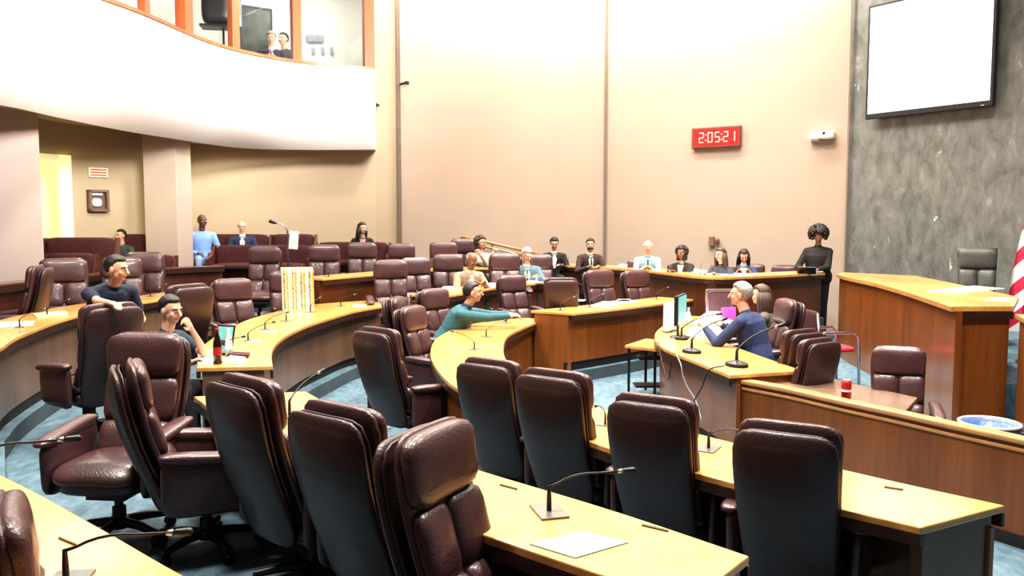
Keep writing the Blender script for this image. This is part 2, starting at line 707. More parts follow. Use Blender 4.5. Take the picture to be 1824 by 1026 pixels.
def tier(name, inner, outer, z, z0):
    pts = [V2(p) for p in inner] + [V2(p) for p in outer]
    n = len(pts)
    mb = MB()
    vs = [(p.x, p.y, z) for p in pts] + [(p.x, p.y, z0) for p in pts]
    fs = [tuple(range(n))]
    ms = [0]
    for i in range(n):
        j = (i + 1) % n
        fs.append((i, i + n, j + n, j))
        ms.append(1)
    mb.v = [Vector(v) for v in vs]
    mb.f = fs
    mb.m = ms
    # triangulate concave cap
    me = mb.mesh(name, [M['carpet'], M['riser']], smooth=False)
    bm = bmesh.new()
    bm.from_mesh(me)
    bmesh.ops.triangulate(bm, faces=[f for f in bm.faces if len(f.verts) > 4])
    bmesh.ops.recalc_face_normals(bm, faces=bm.faces)
    bm.to_mesh(me)
    bm.free()
    o = bpy.data.objects.new(name, me)
    COL.objects.link(o)
    tag(o, kind='structure')


def dens(L, n=6):
    return [r[0] for r in catmull([(p,) for p in L], n)]


A_l = list(reversed(dens(A_in)))
t2 = W((1.9, 2.0), (1.25, 2.6)) + A_l + dens(C_in) + W((-1.2, 12.1), (-.2, 12.0)) + [V2(at(945, 553, .9))] + dens(D_in) + \
     W((2.95, 12.7), (5.7, 13.5))
tier('floor_tier', t2, W((5.7, 19), (-12, 19), (-12, -1.5), (1.9, -1.5)), T2, 0)
t3 = W((-.25, 1.6)) + list(reversed(dens(L0_in)))[3:-6] + dens(L3_in)[6:] + W((-3.4, 12.9), (-2.7, 11.85)) + dens(G_in)[1:8] + \
     W((-1.3, 12.4)) + dens(F_in) + W((.7, 15.9))
tier('floor_tier', t3, W((.7, 19), (-12, 19), (-12, -1.5), (-.25, -1.5)), T3, T2)
t4 = dens(R_in)[3:] + W((-4.2, 13.0), (-3.3, 12.3)) + dens(G_in) + W((.35, 15.9)) + dens(E_in)
tier('floor_tier', t4, W((5.0, 19), (-12, 19), (-12, 8.0), (-7.4, 8.0)), T4, T3)
t5 = W((-6.9, 11.0), (-6.4, 12.3), (-6.0, 13.9), (-4.9, 14.5), (-3.0, 14.2), (-2.3, 15.6), (-2.2, 17.5))
tier('floor_tier', t5, W((-2.2, 19), (-12, 19), (-12, 11.0)), T5, T4)

# ------------------------------------------------------------------ walls
WALLS = {}


def wall(name, a, b, z0, z1, m, th=.12, mk=True):
    """wall whose visible face runs a->b, thickness away from the camera side"""
    a, b = V2(a), V2(b)
    t = (b - a).normalized()
    n = Vector((-t.y, t.x, 0))
    if n.dot(a) < 0:
        n = -n
    mb = MB()
    vs = []
    for p in (a, b, b + n * th, a + n * th):
        vs += [(p.x, p.y, z0), (p.x, p.y, z1)]
    fs = [(0, 2, 3, 1), (2, 4, 5, 3), (4, 6, 7, 5), (6, 0, 1, 7), (1, 3, 5, 7), (0, 6, 4, 2)]
    mb.add(vs, fs)
    return tag(mb.build(name, m), kind='structure')


def wy(px_, Y):
    return Vector(((px_ - 912) / F * Y, Y, 0)) * 1.0


ZC = 7.6
s713 = wy(713, 16.9)
s1077 = wy(1077, 17.7)
s1505 = wy(1505, 15.0)
w672 = wy(671, 16.85)
w345 = wy(345, 16.2)
w265 = wy(262, 15.2)
w130 = wy(130, 14.3)
w75 = wy(60, 13.7)
wl = wy(-150, 12.4)
wall('wall_back', s713, s1077, 0, ZC, M['beige'])
wall('wall_right', s1077, s1505, 0, ZC, M['beige'])
wall('wall_left', w345, w672, 0, 3.9, M['tan'])
wall('wall_left_upper', w672, s713, 0, ZC, M['tan'])
wall('wall_side', w265, w345, 0, 3.9, M['tan'])
wall('wall_alcove', w130, w265, 0, 3.9, M['tan'])
gr = (wy(1765, 12.9) - s1505).normalized()
g_end = s1505 + gr * 7.5
wall('wall_marble', s1505, g_end, 0, ZC, M['granite'])
# marble panel joints
for k, d in enumerate((2.55, 4.6)):
    p = s1505 + gr * d
    mb = MB()
    nrm = Vector((gr.y, -gr.x, 0))
    if nrm.dot(p) > 0:
        nrm = -nrm
    mb.add([(p.x, p.y, 0), (p.x + gr.x * .008, p.y + gr.y * .008, 0), (p.x + gr.x * .008 + nrm.x * .003, p.y + gr.y * .008 + nrm.y * .003, ZC),
            (p.x + nrm.x * .003, p.y + nrm.y * .003, ZC)], [(0, 1, 2, 3)])
    tag(mb.build('trim_%d' % (k + 5), M['seam']), kind='structure')


def vbar(name, p, w, z0, z1, m, kind='structure', th=.02):
    mb = MB()
    mb.box((0, 0, (z0 + z1) / 2), (w / 2, th, (z1 - z0) / 2))
    o = mb.build(name, m, loc=(p.x, p.y, 0))
    return tag(o, kind=kind)


vbar('trim_1', wy(713, 16.85), .07, 0, ZC, M['seam'])
vbar('trim_2', wy(1077, 17.66), .035, 0, ZC, M['seam'])
o = vbar('trim_3', wy(1503, 14.94), .03, 0, ZC, M['beige'])
# little bracket on the seam
mb = MB()
mb.tube([(0, 0, 0), (.05, -.06, 0), (.12, -.08, .01)], .022)
mb.box((.14, -.08, .01), (.04, .03, .03))
tag(mb.build('pipe_bracket', M['black_metal'], loc=atY(713, 150, 16.83)), 'small dark bracket on the vertical pipe beside the balcony end', 'bracket')

# alcove wall with door opening : px 60..130
dz = T5
wall('wall_door_side', w75, w130, 3.15, 3.9, M['tan'])
wall('wall_door_left', wl, w75, 0, 3.9, M['tan'])
t = (w130 - w75).normalized()
Ld = (w130 - w75).length
root = empty('door_1', (w75.x, w75.y, dz), math.atan2(t.y, t.x))
tag(root, kind='structure')
mb = MB()
zt = 3.16 - dz
mb.box((Ld - .11, 0, zt / 2), (.11, .06, zt / 2))
mb.box((.0, 0, zt / 2), (.09, .06, zt / 2))
mb.box((Ld / 2, 0, zt - .07), (Ld / 2, .06, .07))
mb.build('door_frame', mat('glowing_yellow_frame', (.85, .82, .50), .5, emit=(1, .95, .55), estr=.35), root, bevel=.008)  # doorway light on the frame put in as a faint glow
mb = MB()
mb.box((.45, .8, zt / 2), (1.5, .02, zt / 2 + .2))
mb.build('room_beyond', mat('glowing_room_panel', (.82, .66, .30), .8, emit=(1, .82, .36), estr=.9), root)  # yellow light of the room beyond is the panel's own glow

# pillars
def pillar(name, p, rz, wx, wy_, z1):
    mb = MB()
    mb.box((0, 0, z1 / 2), (wx / 2, wy_ / 2, z1 / 2))
    o = mb.build(name, M['pillar'], loc=(p.x, p.y, 0), bevel=.01)
    o.rotation_euler.z = rz
    tag(o, kind='structure')


pillar('wall_pillar_near', wy(-16, 11.5), R(30), 1.25, .8, 3.6)
pillar('wall_pillar_far', wy(303, 14.7), R(-8), .60, .50, 3.75)
# ------------------------------------------------------------------ balcony
HB, HT = 1.37, 2.84


def fpt(x, y, drop):
    Y = drop * F / (395 - y)
    return wy(x, Y)


fb = [fpt(-140, 160, HB), fpt(0, 185, HB), fpt(100, 207, HB), fpt(250, 235, HB), fpt(400, 258, HB), fpt(530, 265.5, HB), fpt(671, 268, HB)]
ft = [fpt(-140, -170, HT), fpt(30, -70, HT), fpt(130, -14, HT), fpt(260, 33, HT), fpt(395, 88.5, HT), fpt(530, 117, HT), fpt(671, 130, HT)]
rows = catmull(list(zip(fb, ft)), 8)
mb = MB()
n = len(rows)
vs = []
for b, t_ in rows:
    vs += [(b.x, b.y, HC + HB), (t_.x, t_.y, HC + HT)]
vs2 = []
fs = [(2 * i, 2 * i + 2, 2 * i + 3, 2 * i + 1) for i in range(n - 1)]
mb.add(vs, fs)
mb.mesh
o = mb.build('wall_balcony', M['white'], smooth=True)
sm = o.modifiers.new('solid', 'SOLIDIFY')
sm.thickness = .12
sm.offset = -1
tag(o, kind='structure')
# soffit
mb = MB()
inn = [wl, w75, w130, w265, w345, (w345 + w672) / 2, w672]
izs = [3.85, 3.75, 3.70, 3.66, 3.55, 3.48, 3.45]
soff = catmull([(b, i_, Vector((0, 0, z_))) for b, i_, z_ in zip(fb, inn, izs)], 8)
vs = []
for b, i_, z_ in soff:
    vs += [(b.x, b.y, HC + HB), (i_.x * 1.01, i_.y * 1.01, z_.z)]
mb.add(vs, [(2 * i, 2 * i + 1, 2 * i + 3, 2 * i + 2) for i in range(len(soff) - 1)])
tag(mb.build('ceiling_soffit', M['tan'], smooth=True), kind='structure')
# sill rail
tl = [r[1] for r in rows]
mb = MB()
n_in = offset(tl, .16)
n_out = offset(tl, -.04)
strip(mb, n_out, n_in, HC + HT - .005, HC + HT + .045)
tag(mb.build('trim_4', M['orange_wood']), kind='structure')
# booth floor, back wall, ceiling
zb = HC + HT - .55
bk = [Vector((-12.5, 14.5, 0)), Vector((-7.5, 19.6, 0)), Vector((-2.45, 19.6, 0))]
wall('wall_booth_left', bk[0], bk[1], zb - .2, ZC, M['booth_white'])
wall('wall_booth_back', bk[1], bk[2], zb - .2, ZC, M['booth_white'])
wall('wall_booth_end', bk[2], Vector((w672.x + .0, w672.y + .05, 0)), zb - .2, ZC, M['booth_white'])
mb = MB()
fl = [Vector((r[0].x, r[0].y, 0)) * 1.01 for r in rows]
pts = fl + [Vector((-2.5, 19.6, 0)), Vector((-7.5, 19.6, 0)), Vector((-12.5, 14.5, 0))]
mb.add([(p.x, p.y, zb) for p in pts], [tuple(range(len(pts)))])
o = mb.build('floor_booth', M['carpet'])
tag(o, kind='structure')
# mullions and glass (windows)
mull = [(205, 10, .10), (278, 16, .12), (347, 26, .17), (431, 17, .12), (537.5, 16, .12), (663, 18, .14)]


def rail_at(pxx):
    best = None
    for i in range(len(tl) - 1):
        a, b = tl[i], tl[i + 1]
        pa, pb = 912 + a.x / a.y * F, 912 + b.x / b.y * F
        if pa <= pxx <= pb:
            f = (pxx - pa) / (pb - pa)
            return a.lerp(b, f), (b - a).normalized()
    return tl[0], (tl[1] - tl[0]).normalized()


prev = None
zt0 = HC + HT + .04
mp_ = [(120, 10, .1)] + mull
for k, (pxx, wpx, dep) in enumerate(mp_):
    p, t_ = rail_at(pxx)
    w_ = wpx / F * p.y
    mb = MB()
    mb.box((0, .06, (ZC - zt0) / 2), (w_ / 2, dep / 2, (ZC - zt0) / 2))
    root = empty('window_%d' % (k + 1), (p.x, p.y, zt0), math.atan2(t_.y, t_.x))
    tag(root, kind='structure')
    mb.build('mullion', M['orange_wood'], root, bevel=.006)
    if k + 1 < len(mp_):
        q, _ = rail_at(mp_[k + 1][0])
        d = q - p
        ang = math.atan2(d.y, d.x) - math.atan2(t_.y, t_.x)
        mb = MB()
        mb.box((d.length / 2, .06, (ZC - zt0) / 2), (d.length / 2 - .03, .004, (ZC - zt0) / 2))
        g = mb.build('pane', M['glass'], root)
        g.rotation_euler.z = ang
# ceilings so side views close
mb = MB()
mb.add([(-12, -2, ZC), (12, -2, ZC), (12, 20, ZC), (-12, 20, ZC)], [(3, 2, 1, 0)])
tag(mb.build('ceiling', M['white']), kind='structure')


# ------------------------------------------------------------------ executive chair (faces +Y)
def make_chair(leather='leather', shell_m='leather', W_=.258, H_=1.2, name='swivel_chair'):
    root = empty(name)
    k = H_ / 1.2

    def lean(v):
        # recline + gentle lumbar curve, z measured from seat
        t = (v.z - .45)
        y = v.y - .20 - t * .24 - .05 * math.sin(min(max(t, 0), .8) * 3.6)
        wrap = .30 * v.x * v.x
        return Vector((v.x * (1 - .16 * max(0, .75 - t) + .0), y + wrap, v.z))

    mb = MB()
    mb.sq((0, -.095, .74 * k), (W_, .050, .43 * k), 7, 2.4, 12, warp=lean)
    mb.build('back_shell', M['leather_dark' if shell_m == 'leather' else shell_m], root, smooth=True)
    mb = MB()
    # cushion carrier
    mb.sq((0, .0, .80 * k), (W_ * .99, .040, .405 * k), 7, 2.6, 12, warp=lean)
    mb.sq((0, .035, 1.065 * k), (W_ * .97, .060, .135 * k), 5, 2.4, 9, warp=lean)
    for s in (-1, 1):
        mb.sq((s * W_ * .48, .035, .80 * k), (W_ * .485, .052, .135 * k), 5, 2.4, 8, warp=lean)
        mb.sq((s * W_ * .48, .045, .565 * k), (W_ * .485, .062, .11 * k), 5, 2.4, 8, warp=lean)
    mb.build('back_cushion', M[leather], root, smooth=True)
    # shell piping
    mb = MB()
    pts = []
    for i in range(29):
        a = -.15 * math.pi + (1.3 * math.pi) * i / 28
        ca, sa = math.cos(a), math.sin(a)
        q = (abs(ca) ** 7 + abs(sa) ** 7) ** (1 / 7)
        pts.append(lean(Vector((ca / q * W_ * .97, -.062, .74 * k + sa / q * .43 * k * .98))))
    mb.tube(pts, .007, 6)
    mb.build('piping', M['piping'], root, smooth=True)
    # seat
    mb = MB()

    def seatw(v):
        return Vector((v.x, v.y, v.z + .02 * math.cos(v.x * 5) - .02 + (-.035 if v.y > .2 else 0) * (v.y - .2) / .1))

    mb.sq((0, .035, .475), (.268, .275, .062), 5, 2.6, 11, axis='z', warp=seatw)
    mb.build('seat', M[leather], root, smooth=True)
    mb = MB()
    mb.sq((0, .01, .385), (.255, .262, .065), 5, 3.5, 9, axis='z')
    mb.build('seat_apron', M['leather_dark'] if leather != 'grey_leather' else M['grey_leather'], root, smooth=True)
    for s in (-1, 1):
        mb = MB()

        def armw(v, s=s):
            return Vector((v.x + s * .03 * (v.z - .4), v.y, v.z - (v.y - .0) * .10 * (1 if v.z > .5 else 0)))

        mb.sq((s * .300, -.005, .49), (.045, .265, .175), 6, 2.6, 9, axis='x', warp=armw)
        mb.sq((s * .308, -.005, .655), (.058, .275, .036), 4, 2.6, 8, axis='z', warp=armw)
        mb.build('armrest', M[leather], root, smooth=True)
    mb = MB()
    mb.box((0, 0, .30), (.12, .14, .02))
    mb.lathe([(.026, .12), (.026, .31)], 14)
    mb.lathe([(.04, .09), (.04, .20), (.03, .205)], 14)
    mb.build('column', M['black_metal'], root, smooth=True, autos=40)
    base = MB()
    base.lathe([(.05, .07), (.06, .08), (.06, .125), (.045, .14)], 16)
    for i in range(5):
        a = 2 * math.pi * i / 5 + .3
        T = Matrix.Rotation(a, 4, 'Z')
        base.tube([(.04, 0, .11), (.16, 0, .105), (.27, 0, .088), (.325, 0, .082)], [.030, .027, .022, .018], 8, T)
    b = base.build('star_base', M['black'], root, smooth=True, autos=50)
    for i in range(5):
        a = 2 * math.pi * i / 5 + .3
        T = Matrix.Rotation(a, 4, 'Z')
        cs = MB()
        for s in (-1, 1):
            Tt = T @ Matrix.Translation((.31, s * .017, .03)) @ Matrix.Rotation(math.pi / 2, 4, 'X')
            cs.lathe([(.012, -.010), (.030, -.008), (.030, .008), (.012, .010)], 14, Tt)
        cs.box((.31, 0, .055), (.024, .012, .014), T)
        cs.build('caster', M['black'], b, smooth=True, autos=40)
    return root


proto = make_chair()
bpy.context.view_layer.update()
kids_scan(proto)
side_proto = None
used = False
CH = []


def chair(pxx, py, Y, zf, face, label, group=None, H=1.2, pr=None, tilt=0, sc=None):
    """top of the back seen at (pxx,py) at distance Y; face = heading in degrees (0 = away from camera, 90 = right)"""
    global used
    z_top = atY(pxx, py, Y).z
    s = sc or max(.84, min(1.14, (z_top - zf) / H))
    p = atY(pxx, py, Y)
    if pr is None:
        if not used:
            r = proto
            used = True
        else:
            r = copy_tree(proto)
    else:
        r = pr
    th = R(face)
    d = Vector((math.sin(th), math.cos(th), 0))
    back = .42 * s  # top of the back sits this far behind the base
    r.location = (p.x + d.x * back, p.y + d.y * back, zf)
    r.rotation_euler = (0, 0, -th)
    r.scale = (s, s, s)
    tag(r, label, 'chair', group)
    CH.append(r)
    return r


g1 = 'burgundy chairs along the foreground desk'
chair(752, 757, 3.05, T2, 116, 'nearest burgundy swivel chair turned with its tufted front towards us, bottom centre', g1)
chair(592, 722, 3.45, T2, 38, 'burgundy swivel chair seen from behind, directly left of the nearest tufted chair', g1)
chair(428, 672, 4.0, T2, 42, 'burgundy swivel chair seen from behind, between the sideways chair and the next back', g1)
chair(224, 645, 4.6, T2, 64, 'burgundy swivel chair standing sideways facing right with both armrests showing', g1)
chair(268, 592, 5.35, T2, 186, 'burgundy swivel chair facing us with empty seat and rolled arm on the left', g1)
chair(-22, 905, 2.15, T3, 60, 'burgundy chair cut off at the left edge behind the bottom left desk')
chair(200, 540, 7.1, T2, -52, 'swivel chair whose back is gripped by the leaning man in the navy polo')
chair(340, 506, 9.0, T2, -58, 'large dark backed swivel chair behind the man resting hand on chin')
g = 'chairs on the far side of the laptop desk'
chair(410, 496, 10.4, T2, 138, 'burgundy chair turned to the right between the dark chair back and the shawl chair', g)
chair(514, 482, 11.3, T2, 162, 'burgundy chair with the striped shawl hung over its back', g)
g = 'chairs along the left edge desk'
chair(74, 472, 9.5, T3, -108, 'brown swivel chair seen sideways at the far left behind the paper covered desk', g)
chair(113, 460, 10.4, T3, 155, 'burgundy chair facing us just right of the brown sideways chair', g)
chair(215, 458, 11.6, T3, 150, 'burgundy chair mostly hidden behind the leaning man in navy', g)
chair(258, 449, 12.3, T3, 165, 'burgundy chair facing us in front of the far pillar', g)
g = 'back row chairs in the middle distance'
chair(473, 439, 13.0, T4, 178, 'tall burgundy chair facing us, standing alone left of the back row desk', g)
chair(578, 436, 13.4, T4, 172, 'left one of two burgundy chairs behind the back row desk', g)
chair(645, 432, 14.3, T4, 170, 'right one of two burgundy chairs behind the back row desk', g)
chair(715, 434, 15.0, T4, 172, 'small burgundy chair just right of the vertical pipe seam', g)
chair(790, 431, 14.9, T4, 176, 'upper burgundy chair left of the curly haired woman, behind another chair', g)
chair(826, 425, 16.1, T4, 176, 'farthest burgundy chair directly left of the curly haired woman', g)
g = 'chairs on the second tier in the centre'
chair(798, 453, 13.8, T3, 176, 'burgundy chair left of the bending bald man', g)
chair(695, 463, 12.3, T3, 168, 'left one of a close pair of burgundy chairs in the centre', g)
chair(738, 459, 13.2, T3, 160, 'right one of a close pair of burgundy chairs in the centre', g)
chair(898, 451, 13.9, T3, 172, 'burgundy chair between the bending bald man and the white haired man', g)
chair(960, 453, 15.0, T3, 178, 'burgundy chair behind the white haired man', g)
g = 'chairs beside the hooked desk'
chair(700, 529, 9.6, 0, 96, 'burgundy chair turned side on, farthest back of the cluster left of the hooked desk', g)
chair(727, 545, 8.9, 0, 112, 'slim looking burgundy chair turned right beside the hooked desk end', g)
chair(768, 514, 10.9, 0, 128, 'burgundy chair of the leaning man in the teal shirt', g)
chair(668, 584, 7.0, 0, 42, 'burgundy chair seen from behind alone on the blue carpet', g)
g = 'chairs at the straight centre desk'
chair(909, 490, 12.5, T2, 148, 'burgundy chair turned right in front of the white haired man desk', g)
chair(1000, 495, 11.4, T2, -4, 'burgundy chair turned away, its plain back to us at the straight desk', g)
chair(1064, 480, 12.5, T2, 148, 'left one of two upright burgundy chairs below the witness table', g)
chair(1129, 481, 12.9, T2, 148, 'right one of two upright burgundy chairs below the witness table', g)
g = 'burgundy chairs seen from behind along the long right desk'
chair(868, 640, 5.6, 0, 36, 'leftmost of four burgundy chair backs along the long right desk', g)
chair(983, 660, 5.0, 0, 36, 'second from left of four burgundy chair backs along the long right desk', g)
chair(1160, 706, 4.35, 0, 33, 'third from left of four burgundy chair backs along the long right desk', g)
chair(1402, 755, 3.75, 0, 30, 'rightmost of four burgundy chair backs, near the bottom right corner', g)
g = 'chairs behind the clerk table'
chair(1433, 587, 7.7, 0, -30, 'burgundy chair seen side on behind the clerk table, left one of two', g)
chair(1463, 603, 7.2, 0, -34, 'burgundy chair seen side on nearest the low table, right one of two', g)
chair(1410, 533, 9.1, 0, -92, 'tall narrow looking burgundy chair right of the man in the navy suit', g)
chair(1372, 545, 10.3, 0, -80, 'burgundy chair of the long haired woman at the clerk table', g)
chair(1600, 630, 7.0, 0, 200, 'lower burgundy chair behind the low table with the soda can')
g = 'low backed chairs of the people at the witness table'
for x, y, Y, f, who in ((987, 470, 16.5, 178, 'young man in black'), (1051, 470, 16.1, 172, 'bearded man with tie'), (1140, 462, 15.2, 188, 'man in the pale teal jacket'),
                     (1213, 470, 14.8, 205, 'curly haired woman in black'), (1292, 470, 13.85, 215, 'brown haired woman'), (1338, 470, 14.6, 190, 'woman in the navy top'),
                     (1398, 472, 14.9, 190, 'empty end')):
    r = chair(x, y, Y, T4, f, 'low dark burgundy chair behind the %s at the witness table' % who if 'empty' not in who else
              'empty low burgundy chair between the seated women and the standing woman', g, sc=.92)
    zt_ = atY(x, y, Y).z - T4
    r.scale.z = max(.62, min(.8, zt_ / 1.2))
# grey dais chair
gp = make_chair('grey_leather', 'grey_leather', W_=.24, H_=1.25, name='high_back_chair')
mb = MB()
mb.tube([(-.24, -.50, 1.19), (.24, -.50, 1.19)], .07, 14)
mb.build('head_roll', M['grey_leather'], gp, smooth=True)
bpy.context.view_layer.update()
kids_scan(gp)
chair(1742, 436, 11.4, .45, 205, 'grey high back chair with rolled head behind the dais', pr=gp, H=1.3)

# visitor armchair, red seat
va = empty('visitor_chair', atY(1476, 640, 10.6), -1.45, 'open arm chair with red seat beside the dais', 'chair')
va.location.z = 0
mb = MB()
mb.sq((0, 0, .46), (.26, .25, .04), 5, 3, 8, axis='z')
mb.build('seat', M['flag_red'], va, smooth=True)
mb = MB()
mb.sq((0, -.26, .78), (.24, .03, .16), 5, 3, 8)
mb.build('backrest', M['maroon'], va, smooth=True)
for sx in (-1, 1):
    mb = MB()
    mb.tube([(sx * .28, .26, 0), (sx * .28, .24, .62), (sx * .28, .18, .68), (sx * .28, -.2, .68), (sx * .28, -.28, .66)], .018, 8)
    mb.build('armrest', M['chrome'], va, smooth=True)
    mb = MB()
    mb.tube([(sx * .26, -.24, 0), (sx * .26, -.25, .5), (sx * .25, -.29, .92)], .018, 8)
    mb.build('leg', M['chrome'], va, smooth=True)

# ------------------------------------------------------------------ microphones
def make_mic(base='plate', bend=1.0, low=False):
    r = empty('gooseneck_microphone')
    mb = MB()
    if base == 'plate':
        mb.box((0, 0, .004), (.085, .055, .004))
        mb.build('base', M['grey_plate'], r, bevel=.002)
    else:
        mb.lathe([(.075, 0), (.085, .006), (.08, .02), (.03, .034), (.012, .04)], 20, Matrix.Diagonal((1, .75, 1, 1)))
        mb.build('base', M['black'], r, smooth=True, autos=40)
    mb = MB()
    pts = [(0, 0, .0), (0, 0, .05), (0, 0, .10)]
    for i in range(1, 9):
        a = i / 8 * 1.2 * bend
        pts.append((0, .20 * (1 - math.cos(a)) + .02 * i, .10 + .14 * math.sin(a)) if not low else
                   (0, .012 + .27 * (i / 8) ** 1.25, .095 + .045 * math.sin(min(1.9, i / 8 * 2.6))))
    mb.tube(pts, [.010, .010, .008] + [.0045] * 8, 8)
    mb.build('gooseneck', M['black'], r, smooth=True)
    mb = MB()
    a, b = Vector(pts[-1]), Vector(pts[-1]) - Vector(pts[-2])
    b.normalize()
    mb.tube([a, a + b * .02], [.007, .011], 10)
    mb.build('collar', M['alu'], r, smooth=True)
    mb = MB()
    mb.cap(a + b * .03, a + b * .065, .011, .013)
    mb.build('microphone_head', M['black'], r, smooth=True)
    bpy.context.view_layer.update()
    kids_scan(r)
    return r


mic1 = make_mic('plate')
mic2 = make_mic('disc')
mic3 = make_mic('plate', low=True)
mu = [False, False, False]


def mic(pxx, py, z, face, label, kind=0, s=None):
    s = s or (.72 if at(pxx, py, z).y > 5.2 else .95)
    src = (mic1, mic2, mic3)[kind]
    if mu[kind]:
        r = copy_tree(src)
    else:
        r = src
        mu[kind] = True
    p = at(pxx, py, z)
    r.location = (p.x, p.y, z)
    r.rotation_euler = (0, 0, -R(face))
    r.scale = (s, s, s)
    tag(r, label, 'microphone', 'gooseneck microphones on the desks')
    return r


mic(118, 1040, 1.05, 82, 'gooseneck microphone bent right on the bottom left desk', 2, .95)
mic(-60, 868, 1.05, 68, 'gooseneck microphone reaching in from the left edge with pale collar', 2, 1.1)
mic(978, 912, .88, 75, 'gooseneck microphone on a grey plate beside the pale blue sheet', 2, 1.05)
mic(516, 742, .88, 25, 'gooseneck microphone near the left tip of the foreground desk')
mic(676, 765, .88, -60, 'low gooseneck microphone showing above the second foreground chair back', 2, .7)
mic(1078, 757, .75, 200, 'gooseneck microphone between the second and third chair backs of the long right desk')
mic(1262, 800, .75, 120, 'low gooseneck microphone just right of the third chair back', 2)
mic(388, 634, .90, 100, 'gooseneck microphone beside the cola bottle')
mic(442, 607, .90, 70, 'gooseneck microphone nearest the inner curve past the laptop')
mic(472, 587, .90, 60, 'gooseneck microphone on the laptop desk beneath the burgundy chair')
mic(510, 572, .90, 200, 'gooseneck microphone in front of the shawl chair, left side')
mic(553, 556, .90, 20, 'gooseneck microphone in front of the striped shawl')
mic(607, 545, .90, 110, 'gooseneck microphone near the far end of the laptop desk')
mic(35, 583, 1.05, 60, 'gooseneck microphone on the white sheet at the left edge desk')
mic(84, 562, 1.05, 70, 'gooseneck microphone by the green sheet on the left edge desk')
mic(268, 528, 1.05, 90, 'gooseneck microphone on the left edge desk near its far end')
mic(845, 622, .75, -70, 'gooseneck microphone in the middle of the hooked desk bend')
mic(866, 600, .75, 60, 'gooseneck microphone behind the first one on the hooked desk')
mic(902, 575, .75, -60, 'gooseneck microphone by the hands of the teal shirted man')
mic(998, 553, .90, 60, 'gooseneck microphone at the corner of the straight centre desk')
mic(1050, 547, .90, 60, 'gooseneck microphone on the papers of the straight desk')
mic(1169, 533, .90, 60, 'gooseneck microphone at the far right of the straight desk')
mic(585, 493, 1.25, -60, 'gooseneck microphone in front of the left back row chair')
mic(876, 510, 1.05, 60, 'gooseneck microphone on the desk between the bending man and the white haired man')
mic(1012, 472, 1.23, 10, 'gooseneck microphone between the two young men in suits')
mic(1247, 488, 1.23, 20, 'gooseneck microphone between the two women at the witness table')
mic(1312, 652, .75, 68, 'large black based microphone at the near corner of the clerk table', 1, 1.45)
mic(1232, 628, .75, 60, 'black based microphone on the clerk table beside the monitor', 1, 1.3)
mic(1214, 604, .75, 100, 'black based microphone under the monitor', 1, 1.2)


def on_line(a, b, pxx):
    """point of plan line a-b seen at image column pxx"""
    k = (pxx - 912) / F
    d = b - a
    # a.x + t d.x = k (a.y + t d.y)
    t = (k * a.y - a.x) / (d.x - k * d.y)
    return a + d * t


def wall_panel(a, b, px0, px1, y0, y1, off):
    """frame on a wall: returns origin (bottom centre), width, height, rz ; +Y local points into the wall"""
    p, q = on_line(a, b, px0), on_line(a, b, px1)
    m = (p + q) / 2
    t = (q - p).normalized()
    n = Vector((t.y, -t.x, 0))
    if n.dot(m) > 0:
        n = -n
    zb_ = HC + (395 - y1) / F * m.y
    zt_ = HC + (395 - y0) / F * m.y
    o = m + n * off
    o.z = zb_
    return o, (q - p).length, zt_ - zb_, math.atan2(t.y, t.x)


# ---- big lit screen on marble
o, w_, h_, rz = wall_panel(s1505, g_end, 1545, 1768, 0, 206, .16)
root = empty('wall_screen', o, rz, 'large lit white screen in a black frame on the grey marble wall', 'screen')
MB().box((0, 0, h_ / 2), (w_ / 2, .035, h_ / 2)).build('screen_frame', M['black'], root, bevel=.01)
MB().box((0, -.037, h_ / 2 + .02), (w_ / 2 - .045, .004, h_ / 2 - .065)).build('screen_panel', M['screen_white'], root)
MB().box((0, .09, h_ / 2), (.3, .06, .3)).build('wall_mount', M['black_metal'], root)
MB().box((w_ / 2 - .15, -.037, .022), (.03, .003, .008)).build('power_light', M['alu'], root)

# ---- clock 2:05:21
o, w_, h_, rz = wall_panel(s1077, s1505, 1232, 1317, 229, 265, .05)
root = empty('wall_clock', o, rz, 'red lit digital clock reading 2:05:21 on the beige wall', 'clock')
MB().box((0, 0, h_ / 2), (w_ / 2, .05, h_ / 2)).build('clock_case', M['brown_metal'], root, bevel=.01)
MB().box((0, -.05, h_ / 2), (w_ / 2 - .03, .004, h_ / 2 - .035)).build('clock_face', M['red_face'], root)
SEG = {'0': 'abcdef', '1': 'bc', '2': 'abged', '5': 'afgcd'}


def digit(ch, x, z, w, h, t=.022):
    mb = MB()
    hw, hh = w / 2, h / 2
    pos = {'a': (0, hh, hw, t / 2), 'g': (0, 0, hw, t / 2), 'd': (0, -hh, hw, t / 2), 'b': (hw, hh / 2, t / 2, hh / 2),
           'c': (hw, -hh / 2, t / 2, hh / 2), 'f': (-hw, hh / 2, t / 2, hh / 2), 'e': (-hw, -hh / 2, t / 2, hh / 2)}
    for s_ in SEG[ch]:
        a, b, c_, d_ = pos[s_]
        mb.box((x + a, -.056, z + b), (c_, .003, d_))
    return mb


dw = w_ * .085
xs = [-.29, -.11, .04, .21, .35]
for ch, fx in zip('20521', xs):
    digit(ch, fx * w_, h_ / 2, dw, h_ * .46).build('digit', M['red_led'], root)
for fx in (-.20, .125):
    mb = MB()
    for dz_ in (-.05, .05):
        mb.box((fx * w_, -.056, h_ / 2 + dz_), (.011, .003, .013))
    mb.build('colon', M['red_led'], root)

